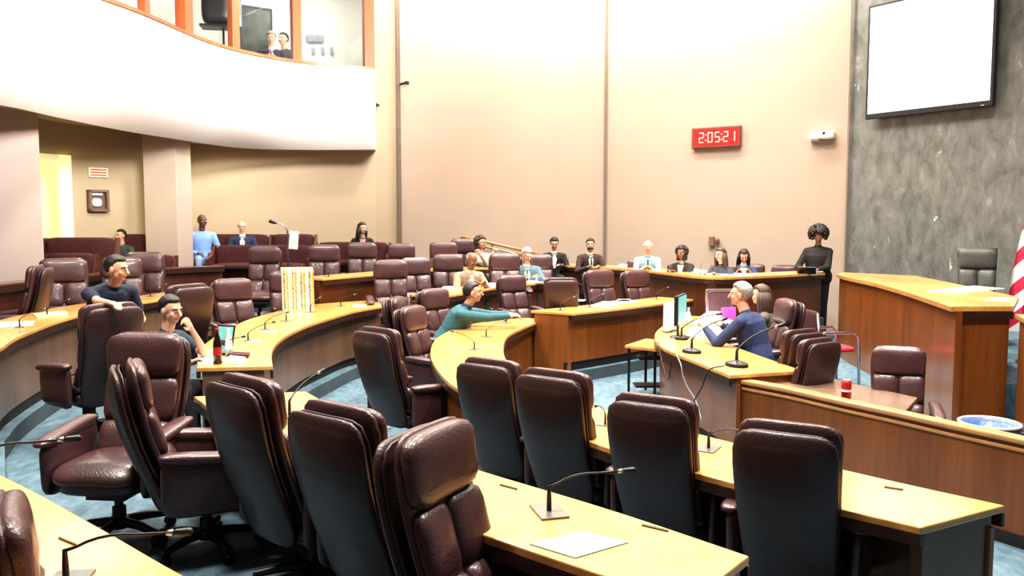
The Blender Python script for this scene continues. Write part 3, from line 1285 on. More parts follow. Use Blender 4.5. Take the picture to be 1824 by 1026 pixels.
# ---- white camera unit on the wall
o, w_, h_, rz = wall_panel(s1077, s1505, 1440, 1482, 236, 252, .09)
root = empty('wall_camera', o, rz, 'white double camera unit on a bracket high on the beige wall near the marble', 'camera')
MB().sq((-.13, 0, .07), (.09, .09, .07), 5, 4, 6).build('camera_body', M['white'], root, smooth=True)
MB().sq((.08, 0, .09), (.13, .10, .08), 5, 4, 6).build('camera_housing', M['white'], root, smooth=True)
MB().ell((.05, -.10, .11), (.025, .02, .025)).build('lens', M['black'], root, smooth=True)
MB().box((0, .06, -.015), (.2, .03, .015)).build('bracket', M['alu'], root)

# ---- wall box low behind the table
o, w_, h_, rz = wall_panel(s1077, s1505, 1263, 1283, 421, 438, .04)
root = empty('wall_outlet_box', o, rz, 'small dark outlet box with lever low on the beige wall above the seated women', 'box')
MB().box((-.05, 0, h_ / 2), (.05, .04, h_ / 2)).build('cover', mat('brown_box', (.2, .11, .08), .5), root, bevel=.01)
MB().sq((.07, -.02, h_ / 2), (.04, .04, .06), 4, 3, 5).build('lever', M['brown_metal'], root, smooth=True)

# ---- door side sign, alarm box
o, w_, h_, rz = wall_panel(w130, w265, 162, 196, 300, 317, .03)
root = empty('exit_notice', o, rz, 'cream wall plate with red stripes above the alarm box', 'sign')
MB().box((0, 0, h_ / 2), (w_ / 2, .02, h_ / 2)).build('plate', M['cream'], root, bevel=.006)
for k in range(3):
    MB().box((0, -.022, h_ * (.22 + .28 * k)), (w_ * .42, .004, h_ * .07)).build('stripe', mat('faded_red', (.6, .12, .08), .6), root)
o, w_, h_, rz = wall_panel(w130, w265, 158, 193, 339, 377, .07)
root = empty('emergency_cabinet', o, rz, 'brown glass fronted box on the yellow wall under the striped plate', 'cabinet')
bm_ = mat('brown_cabinet', (.16, .09, .07), .45)
mb = MB()
mb.box((0, .04, h_ / 2), (w_ / 2, .02, h_ / 2))
for s in (-1, 1):
    mb.box((s * (w_ / 2 - .02), 0, h_ / 2), (.02, .07, h_ / 2))
mb.box((0, 0, .02), (w_ / 2, .07, .02))
mb.box((0, 0, h_ - .02), (w_ / 2, .07, .02))
mb.build('cabinet_case', bm_, root)
MB().box((0, -.055, h_ / 2), (w_ / 2 - .04, .004, h_ / 2 - .04)).build('glass_front', M['glass'], root)
mb = MB()
mb.sq((-.02, 0, h_ * .42), (w_ * .25, .04, h_ * .2), 3, 3, 6)
mb.box((-.02, 0, h_ * .80), (w_ * .26, .04, .018))
mb.build('white_unit', M['white'], root, smooth=True, autos=50)
# dark slot on the balcony front
p = None
for b_, t_ in rows if False else []:
    pass
for i in range(len(fb) - 1):
    pass
bline = [r[0] for r in catmull(list(zip(fb, ft)), 8)]
bp_ = min(bline, key=lambda v: abs(912 + v.x / v.y * F - 213))
mb = MB()
mb.sq((0, 0, 0), (.028, .035, .085), 5, 3, 6)
o = mb.build('balcony_sensor', M['black'], smooth=True, loc=(bp_.x * .995, bp_.y * .995, HC + (395 - 200) / F * bp_.y))
tag(o, 'small black sensor on the white balcony front', 'sensor')

# ---- dais
dz1 = 1.25
dI = px([(1492, 488), (1512, 494), (1560, 504), (1611, 518), (1655, 532), (1697, 546)], dz1)
dI2 = [r[0] for r in catmull([(p,) for p in dI], 4)]
cen = V2(dI2[10])
root = empty('dais_bench', cen, 0, 'tall orange brown wood dais bench on the right in front of the marble wall', 'dais')
nr = V2(at(1806, 546, dz1))
bk_ = [V2(at(1815, 529, dz1)), V2(at(1720, 509, dz1)), V2(at(1632, 491, dz1)), V2(at(1500, 485, dz1))]


def prism(pts, z0, z1):
    mb = MB()
    n = len(pts)
    mb.add([(p.x - cen.x, p.y - cen.y, z0) for p in pts] + [(p.x - cen.x, p.y - cen.y, z1) for p in pts],
           [tuple(range(n)), tuple(range(n, 2 * n))] + [(i, (i + 1) % n, (i + 1) % n + n, i + n) for i in range(n)])
    me = mb
    return me


def build_tri(mb, name, m, parent, bevel=0):
    o = mb.build(name, m, parent)
    bm = bmesh.new()
    bm.from_mesh(o.data)
    bmesh.ops.triangulate(bm, faces=[f for f in bm.faces if len(f.verts) > 4])
    bmesh.ops.recalc_face_normals(bm, faces=bm.faces)
    bm.to_mesh(o.data)
    bm.free()
    return o


poly = dI2 + [nr] + bk_
build_tri(prism(poly, dz1 - .045, dz1), 'desktop', M['top'], root)
mb = MB()
fl_ = offset(dI2, -.0)
strip(mb, offset(dI2, -.015), offset(dI2, .02), dz1 - .05, dz1 - .005)
shift_all(mb, cen).build('top_trim', M['edge_lt'], root)
mb = MB()
strip(mb, offset(dI2, .03), offset(dI2, .09), 0, dz1 - .045)
shift_all(mb, cen).build('front_panel', M['front_or'], root)
mb = MB()
a, b = dI2[-1], nr
strip(mb, [a + Vector((.07, .03, 0)), b + Vector((-.02, .03, 0))], [a + Vector((.07, .09, 0)), b + Vector((-.02, .09, 0))], 0, dz1 - .045)
shift_all(mb, cen).build('end_panel', M['front_or'], root)
mb = MB()
strip(mb, [a + Vector((.05, .0, 0)), b], [a + Vector((.05, .04, 0)), b + Vector((0, .04, 0))], dz1 - .12, dz1 - .046)
shift_all(mb, cen).build('dark_trim', M['edge'], root)
# wing right of the dais
wz = 1.2
wa, wb = V2(at(1808, 559, wz)), V2(at(1990, 660, wz))
cen2 = V2(wa)
root = empty('dais_wing', cen2, 0, 'nearer wood block of the dais at the right edge beside the flag', 'dais')
wl_ = [wa, wa.lerp(wb, .5), wb]
mb = MB()
strip(mb, offset(wl_, .04), offset(wl_, .5), 0, wz - .045)
shift_all(mb, cen2).build('body_panel', M['front_or'], root)
mb = MB()
strip(mb, wl_, offset(wl_, .55), wz - .045, wz)
shift_all(mb, cen2).build('desktop', M['edge_lt'], root, bevel=.006)
# platform behind the dais
tag(build_tri(prism([p + Vector((.3, .1, 0)) for p in dI2] + [nr + Vector((.2, .3, 0)), V2((8.6, 8.6)), V2((8.6, 10.8)), s1505 + Vector((.3, -.3, 0))], 0, .45),
              'floor_dais', [M['carpet']], None), kind='structure')
bpy.data.objects['floor_dais'].location = cen


def sheet(quad, z, m, label, name='paper_sheet', cat='paper', group=None, th=.003):
    pts = [at(x, y, z) for x, y in quad]
    c = sum(pts, Vector()) / 4
    mb = MB()
    mb.add([(p.x - c.x, p.y - c.y, .001) for p in pts] + [(p.x - c.x, p.y - c.y, .001 + th) for p in pts],
           [(3, 2, 1, 0), (4, 5, 6, 7), (0, 1, 5, 4), (1, 2, 6, 5), (2, 3, 7, 6), (3, 0, 4, 7)])
    o = mb.build(name, m, loc=c)
    return tag(o, label, cat, group)


sheet([(1650, 519), (1722, 522), (1790, 515), (1735, 510)], dz1, M['paper'], 'large white sheet lying on the dais bench', th=.008)
sheet([(1752, 535), (1800, 536), (1812, 531), (1765, 530)], dz1, M['paper'], 'small cream sheet at the right end of the dais bench')
sheet([(943, 970), (1040, 948), (1120, 967), (1025, 995)], .88, M['paper_blue'], 'pale blue sheet lying on the foreground desk')
sheet([(-30, 575), (62, 572), (58, 580), (-35, 585)], 1.05, M['paper'], 'white sheet at the far left of the left edge desk')
sheet([(58, 560), (118, 555), (122, 562), (66, 567)], 1.05, M['paper_green'], 'pale green sheet on the left edge desk', th=.01)
sheet([(205, 533), (243, 532), (240, 537), (205, 538)], 1.05, M['paper_green'], 'pale sheet at the hand of the leaning man', th=.008)
sheet([(1048, 546), (1085, 548), (1110, 539), (1075, 537)], .90, M['paper'], 'loose white sheets spread on the straight centre desk', th=.006)
sheet([(1088, 537), (1120, 541), (1140, 536), (1110, 534)], .90, M['paper'], 'second white sheet further right on the straight centre desk')
sheet([(1010, 536), (1040, 537), (1045, 534), (1018, 533)], .90, M['paper'], 'white sheet at the back of the straight desk behind the chair')
sheet([(925, 502), (962, 505), (985, 495), (945, 492)], 1.05, M['paper'], 'white papers under the hands of the white haired man', th=.01)
sheet([(860, 513), (885, 510), (905, 502), (875, 503)], 1.05, M['paper'], 'white papers between the bending man and the white haired man', th=.01)
sheet([(782, 517), (815, 515), (822, 510), (790, 511)], 1.05, M['paper'], 'cream papers on the desk left of the bending bald man', th=.008)
sheet([(1205, 481), (1255, 488), (1290, 487), (1235, 479)], z5, M['paper'], 'white papers before the woman at the witness table', th=.008)
sheet([(1258, 489), (1330, 492), (1345, 489), (1275, 486)], z5, M['paper'], 'white papers before the two women at the witness table end', th=.01)
sheet([(1430, 485), (1465, 485), (1470, 482), (1440, 481)], z5 + .012, M['paper'], 'white sheet under the tablet of the standing woman')
sheet([(1098, 474), (1122, 476), (1128, 472), (1105, 470)], z5, M['paper'], 'white paper before the man in the pale teal jacket')
sheet([(1222, 600), (1290, 607), (1310, 585), (1240, 575)], zH, M['paper'], 'bright white papers on the clerk table before the man in the navy suit', th=.012)
sheet([(1235, 577), (1283, 580), (1297, 560), (1255, 562)], zH, M['paper'], 'stack of white papers further back on the clerk table', th=.03)
sheet([(352, 652), (378, 653), (385, 640), (352, 638)], .90, M['paper'], 'crumpled white papers left of the cola bottle', th=.02)
sheet([(352, 634), (372, 636), (380, 625), (356, 622)], .90, M['paper'], 'white papers by the elbow of the man with hand on chin', th=.01)
sheet([(396, 648), (425, 650), (438, 640), (410, 637)], .90, M['paper'], 'white papers right of the cola bottle', th=.02)
sheet([(405, 636), (442, 638), (445, 633), (408, 631)], .90, M['maroon'], 'maroon folder beside the laptop', name='folder', cat='folder', th=.025)
g = 'small white name cards on the desks'
for i, (x, y, z) in enumerate([(452, 608, .9), (481, 591, .9), (540, 560, .9), (640, 545, .9), (1110, 535, .9)]):
    sheet([(x - 12, y + 2), (x + 12, y + 2), (x + 13, y - 2), (x - 10, y - 2)], z, M['paper'],
          ['white card nearest the laptop on its desk', 'white card second along from the laptop', 'white card before the striped shawl',
           'white card at the far tip of the laptop desk', 'white card by the right chair at the straight desk'][i], name='name_card', cat='card', group=g)
g = 'slim dark slots set in the desk tops'
for i, (x0, y0, x1, y1, z) in enumerate([(890, 864, 921, 872, .88), (1143, 936, 1190, 947, .88), (104, 959, 136, 972, 1.05), (1575, 868, 1608, 873, .75),
                                         (1255, 799, 1270, 802, .75)]):
    sheet([(x0, y0 + 1), (x1, y1 + 1), (x1 + 1, y1 - 1), (x0 + 1, y0 - 1)], z, M['edge'],
          ['dark slot in the foreground desk beyond the gooseneck microphone', 'dark slot in the foreground desk right of the blue sheet',
           'dark slot in the bottom left desk', 'dark slot right of the last chair on the long right desk',
           'dark slot beside the third chair on the long right desk'][i], name='desk_slot', cat='slot', group=g, th=.004)
sheet([(596, 548), (605, 550), (672, 541), (665, 536)], .9, M['laminate'], 'flat light board at the far tip of the laptop desk', name='blotter', cat='board') if False else None

# ---- laptop-like tablet, bottles
p = at(397, 632, .90)
root = empty('tablet', p, R(-18), 'upright tablet with teal screen and black rim behind the cola bottle', 'tablet')
T = Matrix.Rotation(R(-14), 4, 'X')
MB().box((0, 0, .13), (.09, .006, .13), T).build('tablet_case', M['black'], root, bevel=.004)
MB().box((0, -.008, .13), (.078, .002, .115), T).build('tablet_screen', M['screen_teal'], root)
MB().box((0, .05, .05), (.04, .004, .07), Matrix.Rotation(R(28), 4, 'X')).build('stand', M['black'], root)


def bottle(p, h, r, m, capm, labm, label, name='drink_bottle'):
    root = empty(name, p, 0, label, 'bottle')
    MB().lathe([(r * .8, 0), (r, .01), (r, h * .5), (r * .92, h * .62), (r * .5, h * .8), (r * .38, h * .86), (r * .38, h * .93)], 16).build(
        'bottle_body', m, root, smooth=True)
    MB().lathe([(r * .45, h * .93), (r * .45, h)], 12).build('cap', capm, root, smooth=True, autos=40)
    MB().lathe([(r * 1.02, h * .25), (r * 1.02, h * .48)], 16).build('bottle_label', labm, root, smooth=True, autos=40)


bottle(at(388, 648, .90), .29, .034, mat('dark_cola', (.02, .008, .006), .1), M['cola_red'], M['cola_red'], 'cola bottle with red label on the laptop desk')
bottle(at(408, 634, .90), .24, .03, M['bottle'], M['white'], M['paper'], 'clear water bottle beside the tablet')
bottle(at(1226, 579, zH), .22, .033, M['bottle'], M['white'], M['paper_blue'], 'clear water bottle right of the clerk monitor')
# white cup on left desk
p = at(228, 497, 1.3)
# ---- clerk monitor (seen nearly edge on)
p = at(1211, 601, zH)
root = empty('computer_monitor', p, R(68), 'computer monitor seen nearly edge on with teal screen facing right', 'monitor')
MB().box((0, 0, .32), (.25, .022, .165)).build('monitor_case', M['black'], root, bevel=.006)
MB().box((0, -.024, .32), (.235, .002, .15)).build('monitor_screen', M['screen_teal'], root)
MB().box((0, .02, .1), (.03, .012, .12)).build('stand_neck', M['black'], root)
MB().lathe([(.11, 0), (.115, .006), (.1, .016), (.03, .02)], 20).build('stand_foot', M['black'], root, smooth=True, autos=40)
p = at(1193, 590, zH)
root = empty('computer_tower', p, R(60), 'slim pale upright unit behind the clerk monitor', 'computer')
MB().box((0, 0, .18), (.14, .035, .17)).build('tower_case', M['booth_white'], root, bevel=.006)
MB().box((0, 0, .005), (.10, .06, .005)).build('tower_foot', M['black'], root)
p = at(1281, 562, zH)
root = empty('computer_monitor', p, R(8), 'silver framed monitor with dark panel in front of the navy suited man', 'monitor')
mb = MB()
mb.box((0, 0, .35), (.19, .02, .02)).box((0, 0, .05), (.19, .02, .02)).box((-.18, 0, .2), (.02, .02, .16)).box((.18, 0, .2), (.02, .02, .16))
mb.build('monitor_frame', M['alu'], root, bevel=.004)
MB().box((0, .0, .2), (.165, .012, .14)).build('monitor_panel', mat('dim_panel', (.12, .06, .07), .4), root)
MB().box((0, .0, .015), (.12, .06, .015)).build('monitor_foot', M['alu'], root)
p = at(1298, 570, zH)
root = empty('pink_folder', p, R(12), 'bright pink folder standing on the clerk table', 'folder')
MB().box((0, 0, .085), (.10, .006, .085)).build('front_cover', M['pink'], root, bevel=.003)
MB().box((0, .02, .08), (.10, .004, .08)).build('rear_cover', M['pink'], root, bevel=.003)
# keyboard
p = at(1255, 585, zH + .012)
root = empty('computer_mouse', p, R(20), 'dark computer mouse among the papers of the clerk table', 'mouse')
MB().ell((0, 0, .015), (.03, .05, .018)).build('mouse_shell', M['bin_grey'], root, smooth=True)
MB().ell((0, .03, .03), (.005, .012, .006)).build('scroll_wheel', M['black'], root, smooth=True)
# cables down the clerk table front
for i, (pts, m_, lb) in enumerate([
    ([(1205, 632, 8.05), (1213, 650, 7.9), (1216, 668, 7.88), (1225, 690, 7.85), (1240, 715, 7.75), (1250, 750, 7.6)], M['bin_grey'], 'pale cable hanging down the front of the clerk table'),
    ([(1290, 652, 7.25), (1268, 656, 7.3), (1258, 668, 7.32), (1250, 690, 7.38), (1236, 715, 7.5), (1228, 740, 7.55)], M['black'], 'black microphone cable looping over the clerk table edge'),
    ([(1172, 610, 8.9), (1176, 630, 8.75), (1186, 668, 8.4), (1192, 672, 8.35), (1196, 640, 8.4)], M['black'], 'dark cable looping at the left corner of the clerk table')]):
    mb = MB()
    P_ = [atY(x, y, Y) for x, y, Y in pts]
    P_ = [r[0] for r in catmull([(q,) for q in P_], 4)]
    mb.tube(P_, .006, 6)
    tag(mb.build('hanging_cable', m_, smooth=True), lb, 'cable')

# ---- side stand at the left of the clerk table
a_, b_, c_, d_ = [V2(at(x, y, .62)) for x, y in ((1113, 615), (1150, 603), (1185, 606), (1170, 622))]
cc = (a_ + b_ + c_ + d_) / 4
root = empty('side_table', cc, 0, 'small wood topped side table with thin dark metal legs left of the clerk table', 'table')
q = [a_, b_, c_, d_]
mb = MB()
mb.add([(v.x - cc.x, v.y - cc.y, .59) for v in q] + [(v.x - cc.x, v.y - cc.y, .62) for v in q],
       [(3, 2, 1, 0), (4, 5, 6, 7), (0, 1, 5, 4), (1, 2, 6, 5), (2, 3, 7, 6), (3, 0, 4, 7)])
mb.build('table_top', M['top'], root)
for v in q:
    MB().box(((v.x - cc.x) * .82, (v.y - cc.y) * .82, .295), (.014, .014, .295)).build('leg', M['black_metal'], root)
MB().box((0, 0, .12), (.16, .12, .01)).build('lower_shelf', M['black_metal'], root)
MB().box((.03, 0, .45), (.15, .12, .01)).build('upper_shelf', M['maroon'], root)

# ---- low table with can
tz = .655
q = [V2(at(x, y, tz)) for x, y in ((1322, 681), (1462, 671), (1634, 708), (1612, 733), (1510, 712), (1405, 691))]
cc = sum(q, Vector()) / 6
root = empty('low_table', cc, 0, 'low grey brown topped table behind the curved barrier holding the soda can', 'table')
n = 6
mb = MB()
mb.add([(v.x - cc.x, v.y - cc.y, tz - .035) for v in q] + [(v.x - cc.x, v.y - cc.y, tz) for v in q],
       [tuple(range(n))[::-1], tuple(range(n, 2 * n))] + [(i, (i + 1) % n, (i + 1) % n + n, i + n) for i in range(n)])
mb.build('table_top', M['laminate'], root)
mb = MB()
mb.add([((v.x - cc.x) * .96, (v.y - cc.y) * .96, tz - .08) for v in q] + [((v.x - cc.x) * .96, (v.y - cc.y) * .96, tz - .036) for v in q],
       [tuple(range(n))[::-1], tuple(range(n, 2 * n))] + [(i, (i + 1) % n, (i + 1) % n + n, i + n) for i in range(n)])
mb.build('apron', M['edge'], root)
for k in (0, 1, 2, 3):
    v = q[k] - cc
    MB().tube([(v.x * .86, v.y * .86, 0), (v.x * .86, v.y * .86, tz - .06)], .022, 10).build('leg', M['black_metal'], root, smooth=True)
p = at(1507, 709, tz)
root = empty('soda_can', p, 0, 'red soda can on the low table', 'can')
MB().lathe([(.025, 0), (.032, .008), (.032, .108), (.026, .118)], 18).build('can_body', M['cola_red'], root, smooth=True)
MB().lathe([(.0265, .118), (.0265, .122), (.022, .120)], 18).build('can_lid', M['alu'], root, smooth=True, autos=40)
MB().lathe([(.0323, .045), (.0323, .06)], 18).build('can_band', M['paper'], root, smooth=True, autos=40)
root.scale = (1.2, 1.2, 1.2)

# ---- bin
p = atY(1762, 756, 6.3)
root = empty('waste_bin', (p.x, p.y, 0), 0, 'waste bin with bright blue liner at the foot of the dais', 'bin')
hz_ = p.z
MB().lathe([(.15, 0), (.20, hz_), (.19, hz_), (.14, .02)], 24).build('bin_body', M['bin_grey'], root, smooth=True, autos=40)
MB().lathe([(.205, hz_ - .06), (.215, hz_ - .01), (.21, hz_ + .012), (.195, hz_ + .008), (.17, hz_ - .08), (.10, hz_ - .12)], 28).build('liner', M['blue_liner'], root, smooth=True)
mb = MB()
mb.tube([(.208 * math.cos(a * math.pi / 12), .208 * math.sin(a * math.pi / 12), hz_ + .012) for a in range(25)], .012, 8)
mb.build('rim', M['paper'], root, smooth=True)
p = atY(1835, 765, 6.6)
root = empty('waste_bin', (p.x, p.y, 0), 0, 'grey waste bin half cut off at the right edge beside the blue lined bin', 'bin')
MB().lathe([(.16, 0), (.20, p.z), (.19, p.z), (.15, .02)], 24).build('bin_body', M['bin_grey'], root, smooth=True, autos=40)
MB().lathe([(.205, p.z - .01), (.205, p.z + .01), (.18, p.z + .005), (.16, p.z - .05)], 24).build('rim', M['black'], root, smooth=True)

# ---- flag
m, nt, b = new_mat('striped_flag_cloth')
N, L = nt.nodes, nt.links
tc = N.new('ShaderNodeTexCoord')
sp = N.new('ShaderNodeSeparateXYZ')
L.new(tc.outputs['Object'], sp.inputs[0])
m1 = N.new('ShaderNodeMath'); m1.operation = 'MULTIPLY_ADD'; m1.inputs[1].default_value = -1.25
L.new(sp.outputs['X'], m1.inputs[0]); L.new(sp.outputs['Z'], m1.inputs[2])
m2 = N.new('ShaderNodeMath'); m2.operation = 'MULTIPLY_ADD'; m2.inputs[1].default_value = 1 / .33; m2.inputs[2].default_value = 10.22
L.new(m1.outputs[0], m2.inputs[0])
m3 = N.new('ShaderNodeMath'); m3.operation = 'FRACT'
L.new(m2.outputs[0], m3.inputs[0])
rp = N.new('ShaderNodeValToRGB'); rp.color_ramp.interpolation = 'CONSTANT'
rp.color_ramp.elements[0].color = (.85, .85, .88, 1)
rp.color_ramp.elements[1].color = (.58, .02, .07, 1); rp.color_ramp.elements[1].position = .55
L.new(m3.outputs[0], rp.inputs['Fac'])
L.new(rp.outputs['Color'], b.inputs['Base Color'])
b.inputs['Roughness'].default_value = .75
fY = 9.4
fp = atY(1850, 545, fY)
root = empty('flag_on_stand', (fp.x, fY, .45), 0, 'red and white striped flag draped on a pole at the right edge by the dais', 'flag')
mb = MB()
NX, NZ = 30, 24
vs = []
z0f, z1f = atY(1850, 590, fY).z - .45, atY(1850, 345, fY).z - .45
for j in range(NZ + 1):
    tz_ = j / NZ
    zz = z0f + (z1f - z0f) * tz_
    lft = -.05 - .33 * (1 - tz_) ** .55
    for i in range(NX + 1):
        u = i / NX
        x = lft + (0.25 - lft) * u
        y = .05 * math.sin(u * 17 + tz_ * 2.0) * (1 - tz_ * .6)
        vs.append((x, y, zz))
mb.add(vs, [(j * (NX + 1) + i, j * (NX + 1) + i + 1, (j + 1) * (NX + 1) + i + 1, (j + 1) * (NX + 1) + i) for j in range(NZ) for i in range(NX)])
mb.build('flag_cloth', m, root, smooth=True)
MB().tube([(.0, .08, 0.05), (.0, .08, 2.35)], .014, 10).build('pole', M['brass'], root, smooth=True)
MB().lathe([(.16, 0), (.16, .02), (.05, .05), (.02, .08)], 20, Matrix.Translation((0, .08, 0))).build('stand_base', M['brass'], root, smooth=True)
MB().ell((0, .08, 2.38), (.03, .03, .04)).build('finial', M['brass'], root, smooth=True)

# ---- shawl on chair: a draped cloth
shch = CH[9]


def shawl():
    s = shch.scale[0]
    mb = MB()
    NX, N2 = 22, 30
    vs = []
    for i in range(NX + 1):
        u = i / NX
        x = -.30 + .40 * u
        for j in range(N2 + 1):
            v = j / N2
            # profile over the back: front bottom -> top -> rear
            Lf, Lb = .52 + .02 * math.sin(u * 20), .62
            tot = Lf + .16 + Lb
            d = v * tot
            t = None
            if d < Lf:
                z = 1.20 - (Lf - d)
                y = -.20 - (z - .45) * .24 - .05 * math.sin(min(max(z - .45, 0), .8) * 3.6) + .115
                y += .012 * math.sin(u * 30)
            elif d < Lf + .16:
                a = (d - Lf) / .16
                y = -.385 + .115 - a * .30
                z = 1.20 + .045 * math.sin(a * math.pi)
            else:
                z = 1.20 - (d - Lf - .16)
                y = -.20 - (z - .45) * .24 - .05 * math.sin(min(max(z - .45, 0), .8) * 3.6) - .17
                y += .012 * math.sin(u * 26)
            vs.append((x, y + .3 * x * x, z))
    mb.add(vs, [(i * (N2 + 1) + j, (i + 1) * (N2 + 1) + j, (i + 1) * (N2 + 1) + j + 1, i * (N2 + 1) + j + 1) for i in range(NX) for j in range(N2)])
    o = mb.build('striped_shawl', M['shawl'], smooth=True)
    o.location = shch.location
    o.rotation_euler = shch.rotation_euler
    o.scale = shch.scale
    sm = o.modifiers.new('s', 'SOLIDIFY')
    sm.thickness = .008
    tag(o, 'cream shawl with brown and gold stripes draped over a chair back', 'shawl')


shawl()


# ---- pews
def pew(px0, px1, y, Y, zf, label, ztop=None, split=False):
    a, b = atY(px0, y, Y), atY(px1, y, Y)
    w = b.x - a.x
    h = a.z - zf
    c = Vector(((a.x + b.x) / 2, Y, zf))
    root = empty('pew', c, 0, label, 'pew', 'maroon pews under the balcony')
    T = Matrix.Rotation(R(-9), 4, 'X')
    k = 2 if split else 1
    for i in range(k):
        xx = -w / 2 + w * (i + .5) / k
        mb = MB()
        mb.sq((xx, .0, h - .26), (w / k / 2 - .008, .05, .27), 12, 3.5, 9)
        mb.build('backrest', M['maroon'], root, smooth=True)
        mb = MB()
        mb.sq((xx, -.22, .42), (w / k / 2 - .008, .22, .06), 12, 3.5, 8, axis='z')
        mb.build('seat', M['maroon'], root, smooth=True)
    mb = MB()
    mb.box((0, .06, h / 2 - .02), (w / 2, .02, h / 2 - .02))
    mb.box((0, -.20, .18), (w / 2 - .03, .02, .18))
    mb.build('bench_frame', M['maroon_wood'], root)
    for s in (-1, 1):
        mb = MB()
        xx = s * (w / 2 + .02)
        mb.add([(xx - .02, .08, 0), (xx - .02, -.42, 0), (xx - .02, -.42, .55), (xx - .02, -.12, .62), (xx - .02, -.02, h), (xx - .02, .08, h),
                (xx + .02, .08, 0), (xx + .02, -.42, 0), (xx + .02, -.42, .55), (xx + .02, -.12, .62), (xx + .02, -.02, h), (xx + .02, .08, h)],
               [(0, 1, 2, 3, 4, 5), (11, 10, 9, 8, 7, 6)] + [(i, (i + 1) % 6 + 0, (i + 1) % 6 + 6, i + 6) for i in range(6)])
        mb.build('end_panel', M['maroon_wood'], root)


pew(82, 205, 424, 13.75, T5, 'maroon pew below the lit doorway, rear row')
pew(214, 263, 418, 14.9, T5, 'short dark pew beside the far pillar with a seated man before it')
pew(84, 168, 452, 12.8, T4, 'maroon pew below the lit doorway, front row')
pew(232, 310, 455, 14.2, T4, 'low maroon pew right of the leaning man in front of the far pillar')
pew(336, 480, 418, 16.0, T5, 'tall maroon pew on which the bald man in the navy jacket sits')
pew(484, 560, 418, 16.1, T5, 'tall maroon pew behind the standing microphone')
pew(566, 692, 432, 16.2, T5, 'maroon pew on which the dark haired woman in black sits')
pew(384, 556, 437, 15.0, T5, 'front row maroon pew between the blue shirted man and the tall chair')

# ---- standing microphone with paper
p = atY(513, 455, 14.0)
root = empty('microphone_stand', (p.x, p.y, T4), 0, 'tall microphone stand with a white sheet hung on it before the pews', 'microphone stand')
zz = atY(513, 412, 14.0).z - T4
MB().tube([(0, 0, .02), (0, 0, zz)], .014, 10).build('pole', M['black_metal'], root, smooth=True)
MB().lathe([(.14, 0), (.14, .02), (.03, .04)], 20).build('stand_base', M['black'], root, smooth=True, autos=40)
mb = MB()
mb.tube([(0, 0, zz), (-.02, -.02, zz + .06), (-.09, -.05, zz + .12), (-.18, -.08, zz + .14)], .009, 8)
mb.build('boom', M['alu'], root, smooth=True)
MB().cap((-.18, -.08, zz + .14), (-.25, -.1, zz + .165), .022, .030).build('microphone_head', M['black'], root, smooth=True)
MB().box((0, -.03, zz - .14), (.075, .003, .15), Matrix.Rotation(R(5), 4, 'Y')).build('hanging_sheet', M['paper'], root)

# ---- stair hand rail on the back wall
a, b = atY(822, 421, 16.95), atY(985, 458, 17.25)
root = empty('hand_rail', (a.x, a.y, T4), 0, 'sloping brass and wood hand rail against the back wall behind the curly haired woman', 'rail')
o3 = Vector((a.x, a.y, T4))
MB().tube([a - o3, a.lerp(b, .5) - o3, b - o3], .03, 8).build('top_rail', M['edge_lt'], root, smooth=True)
MB().tube([a - o3 - Vector((0, 0, .1)), b - o3 - Vector((0, 0, .1))], .02, 8).build('lower_rail', M['brass'], root, smooth=True)
for f in (0, .33, .66, 1):
    q_ = a.lerp(b, f) - o3
    MB().tube([(q_.x, q_.y, 0), (q_.x, q_.y, q_.z)], .018, 8).build('post', M['maroon_wood'], root, smooth=True)
mb = MB()
A_, B_ = a - o3 - Vector((0, -.03, .2)), b - o3 - Vector((0, -.03, .2))
mb.add([(A_.x, A_.y, 0), (B_.x, B_.y, 0), (B_.x, B_.y, B_.z), (A_.x, A_.y, A_.z), (A_.x, A_.y + .03, 0), (B_.x, B_.y + .03, 0), (B_.x, B_.y + .03, B_.z), (A_.x, A_.y + .03, A_.z)],
       [(0, 1, 2, 3), (7, 6, 5, 4), (0, 4, 5, 1), (3, 2, 6, 7), (0, 3, 7, 4), (1, 5, 6, 2)])
mb.build('rail_panel', M['maroon_wood'], root)

# ---- tablet of standing woman
p = atY(1437, 481, 13.35)
root = empty('tablet_on_stand', (p.x, p.y, z5), R(-20), 'black tablet propped on the table end before the standing woman', 'tablet')
T = Matrix.Rotation(R(52), 4, 'X')
MB().box((0, 0, .085), (.14, .008, .09), T).build('tablet_case', M['black'], root, bevel=.004)
MB().box((0, -.05, .03), (.05, .03, .03)).build('tablet_stand', M['black'], root)

# ---- booth furniture
def rp_(pxx, y, Y):
    return atY(pxx, y, Y)


p = rp_(393, 85, 16.6)
root = empty('studio_camera', (p.x, p.y, zb), R(10), 'black studio monitor hood on a thin stand inside the balcony booth', 'camera')
h0 = rp_(393, 45, 16.6).z - zb
MB().sq((-.04, 0, h0 + .38), (.28, .22, .38), 6, 5, 8).build('hood', M['black'], root, smooth=True)
MB().box((.26, .05, h0 + .36), (.14, .02, .36)).build('side_flap', M['bin_grey'], root)
MB().box((0, -.05, h0 - .05), (.34, .2, .02)).build('tray', M['black_metal'], root)
MB().tube([(.06, 0, 0), (.06, 0, h0)], .02, 8).build('pole', M['black_metal'], root, smooth=True)
mb = MB()
for k in range(3):
    a = 2.1 * k
    mb.tube([(.06, 0, .25), (.06 + .35 * math.cos(a), .35 * math.sin(a), .01)], .012, 6)
mb.build('tripod', M['black_metal'], root, smooth=True)
p = rp_(456, 90, 18.2)
root = empty('display_board', (p.x, p.y, zb), R(35), 'tall dark framed display board inside the balcony booth', 'display')
hh = rp_(456, 12, 18.2).z - zb
MB().box((0, 0, hh / 2 + .15), (.36, .03, hh / 2 - .15)).build('board_frame', M['black'], root, bevel=.01)
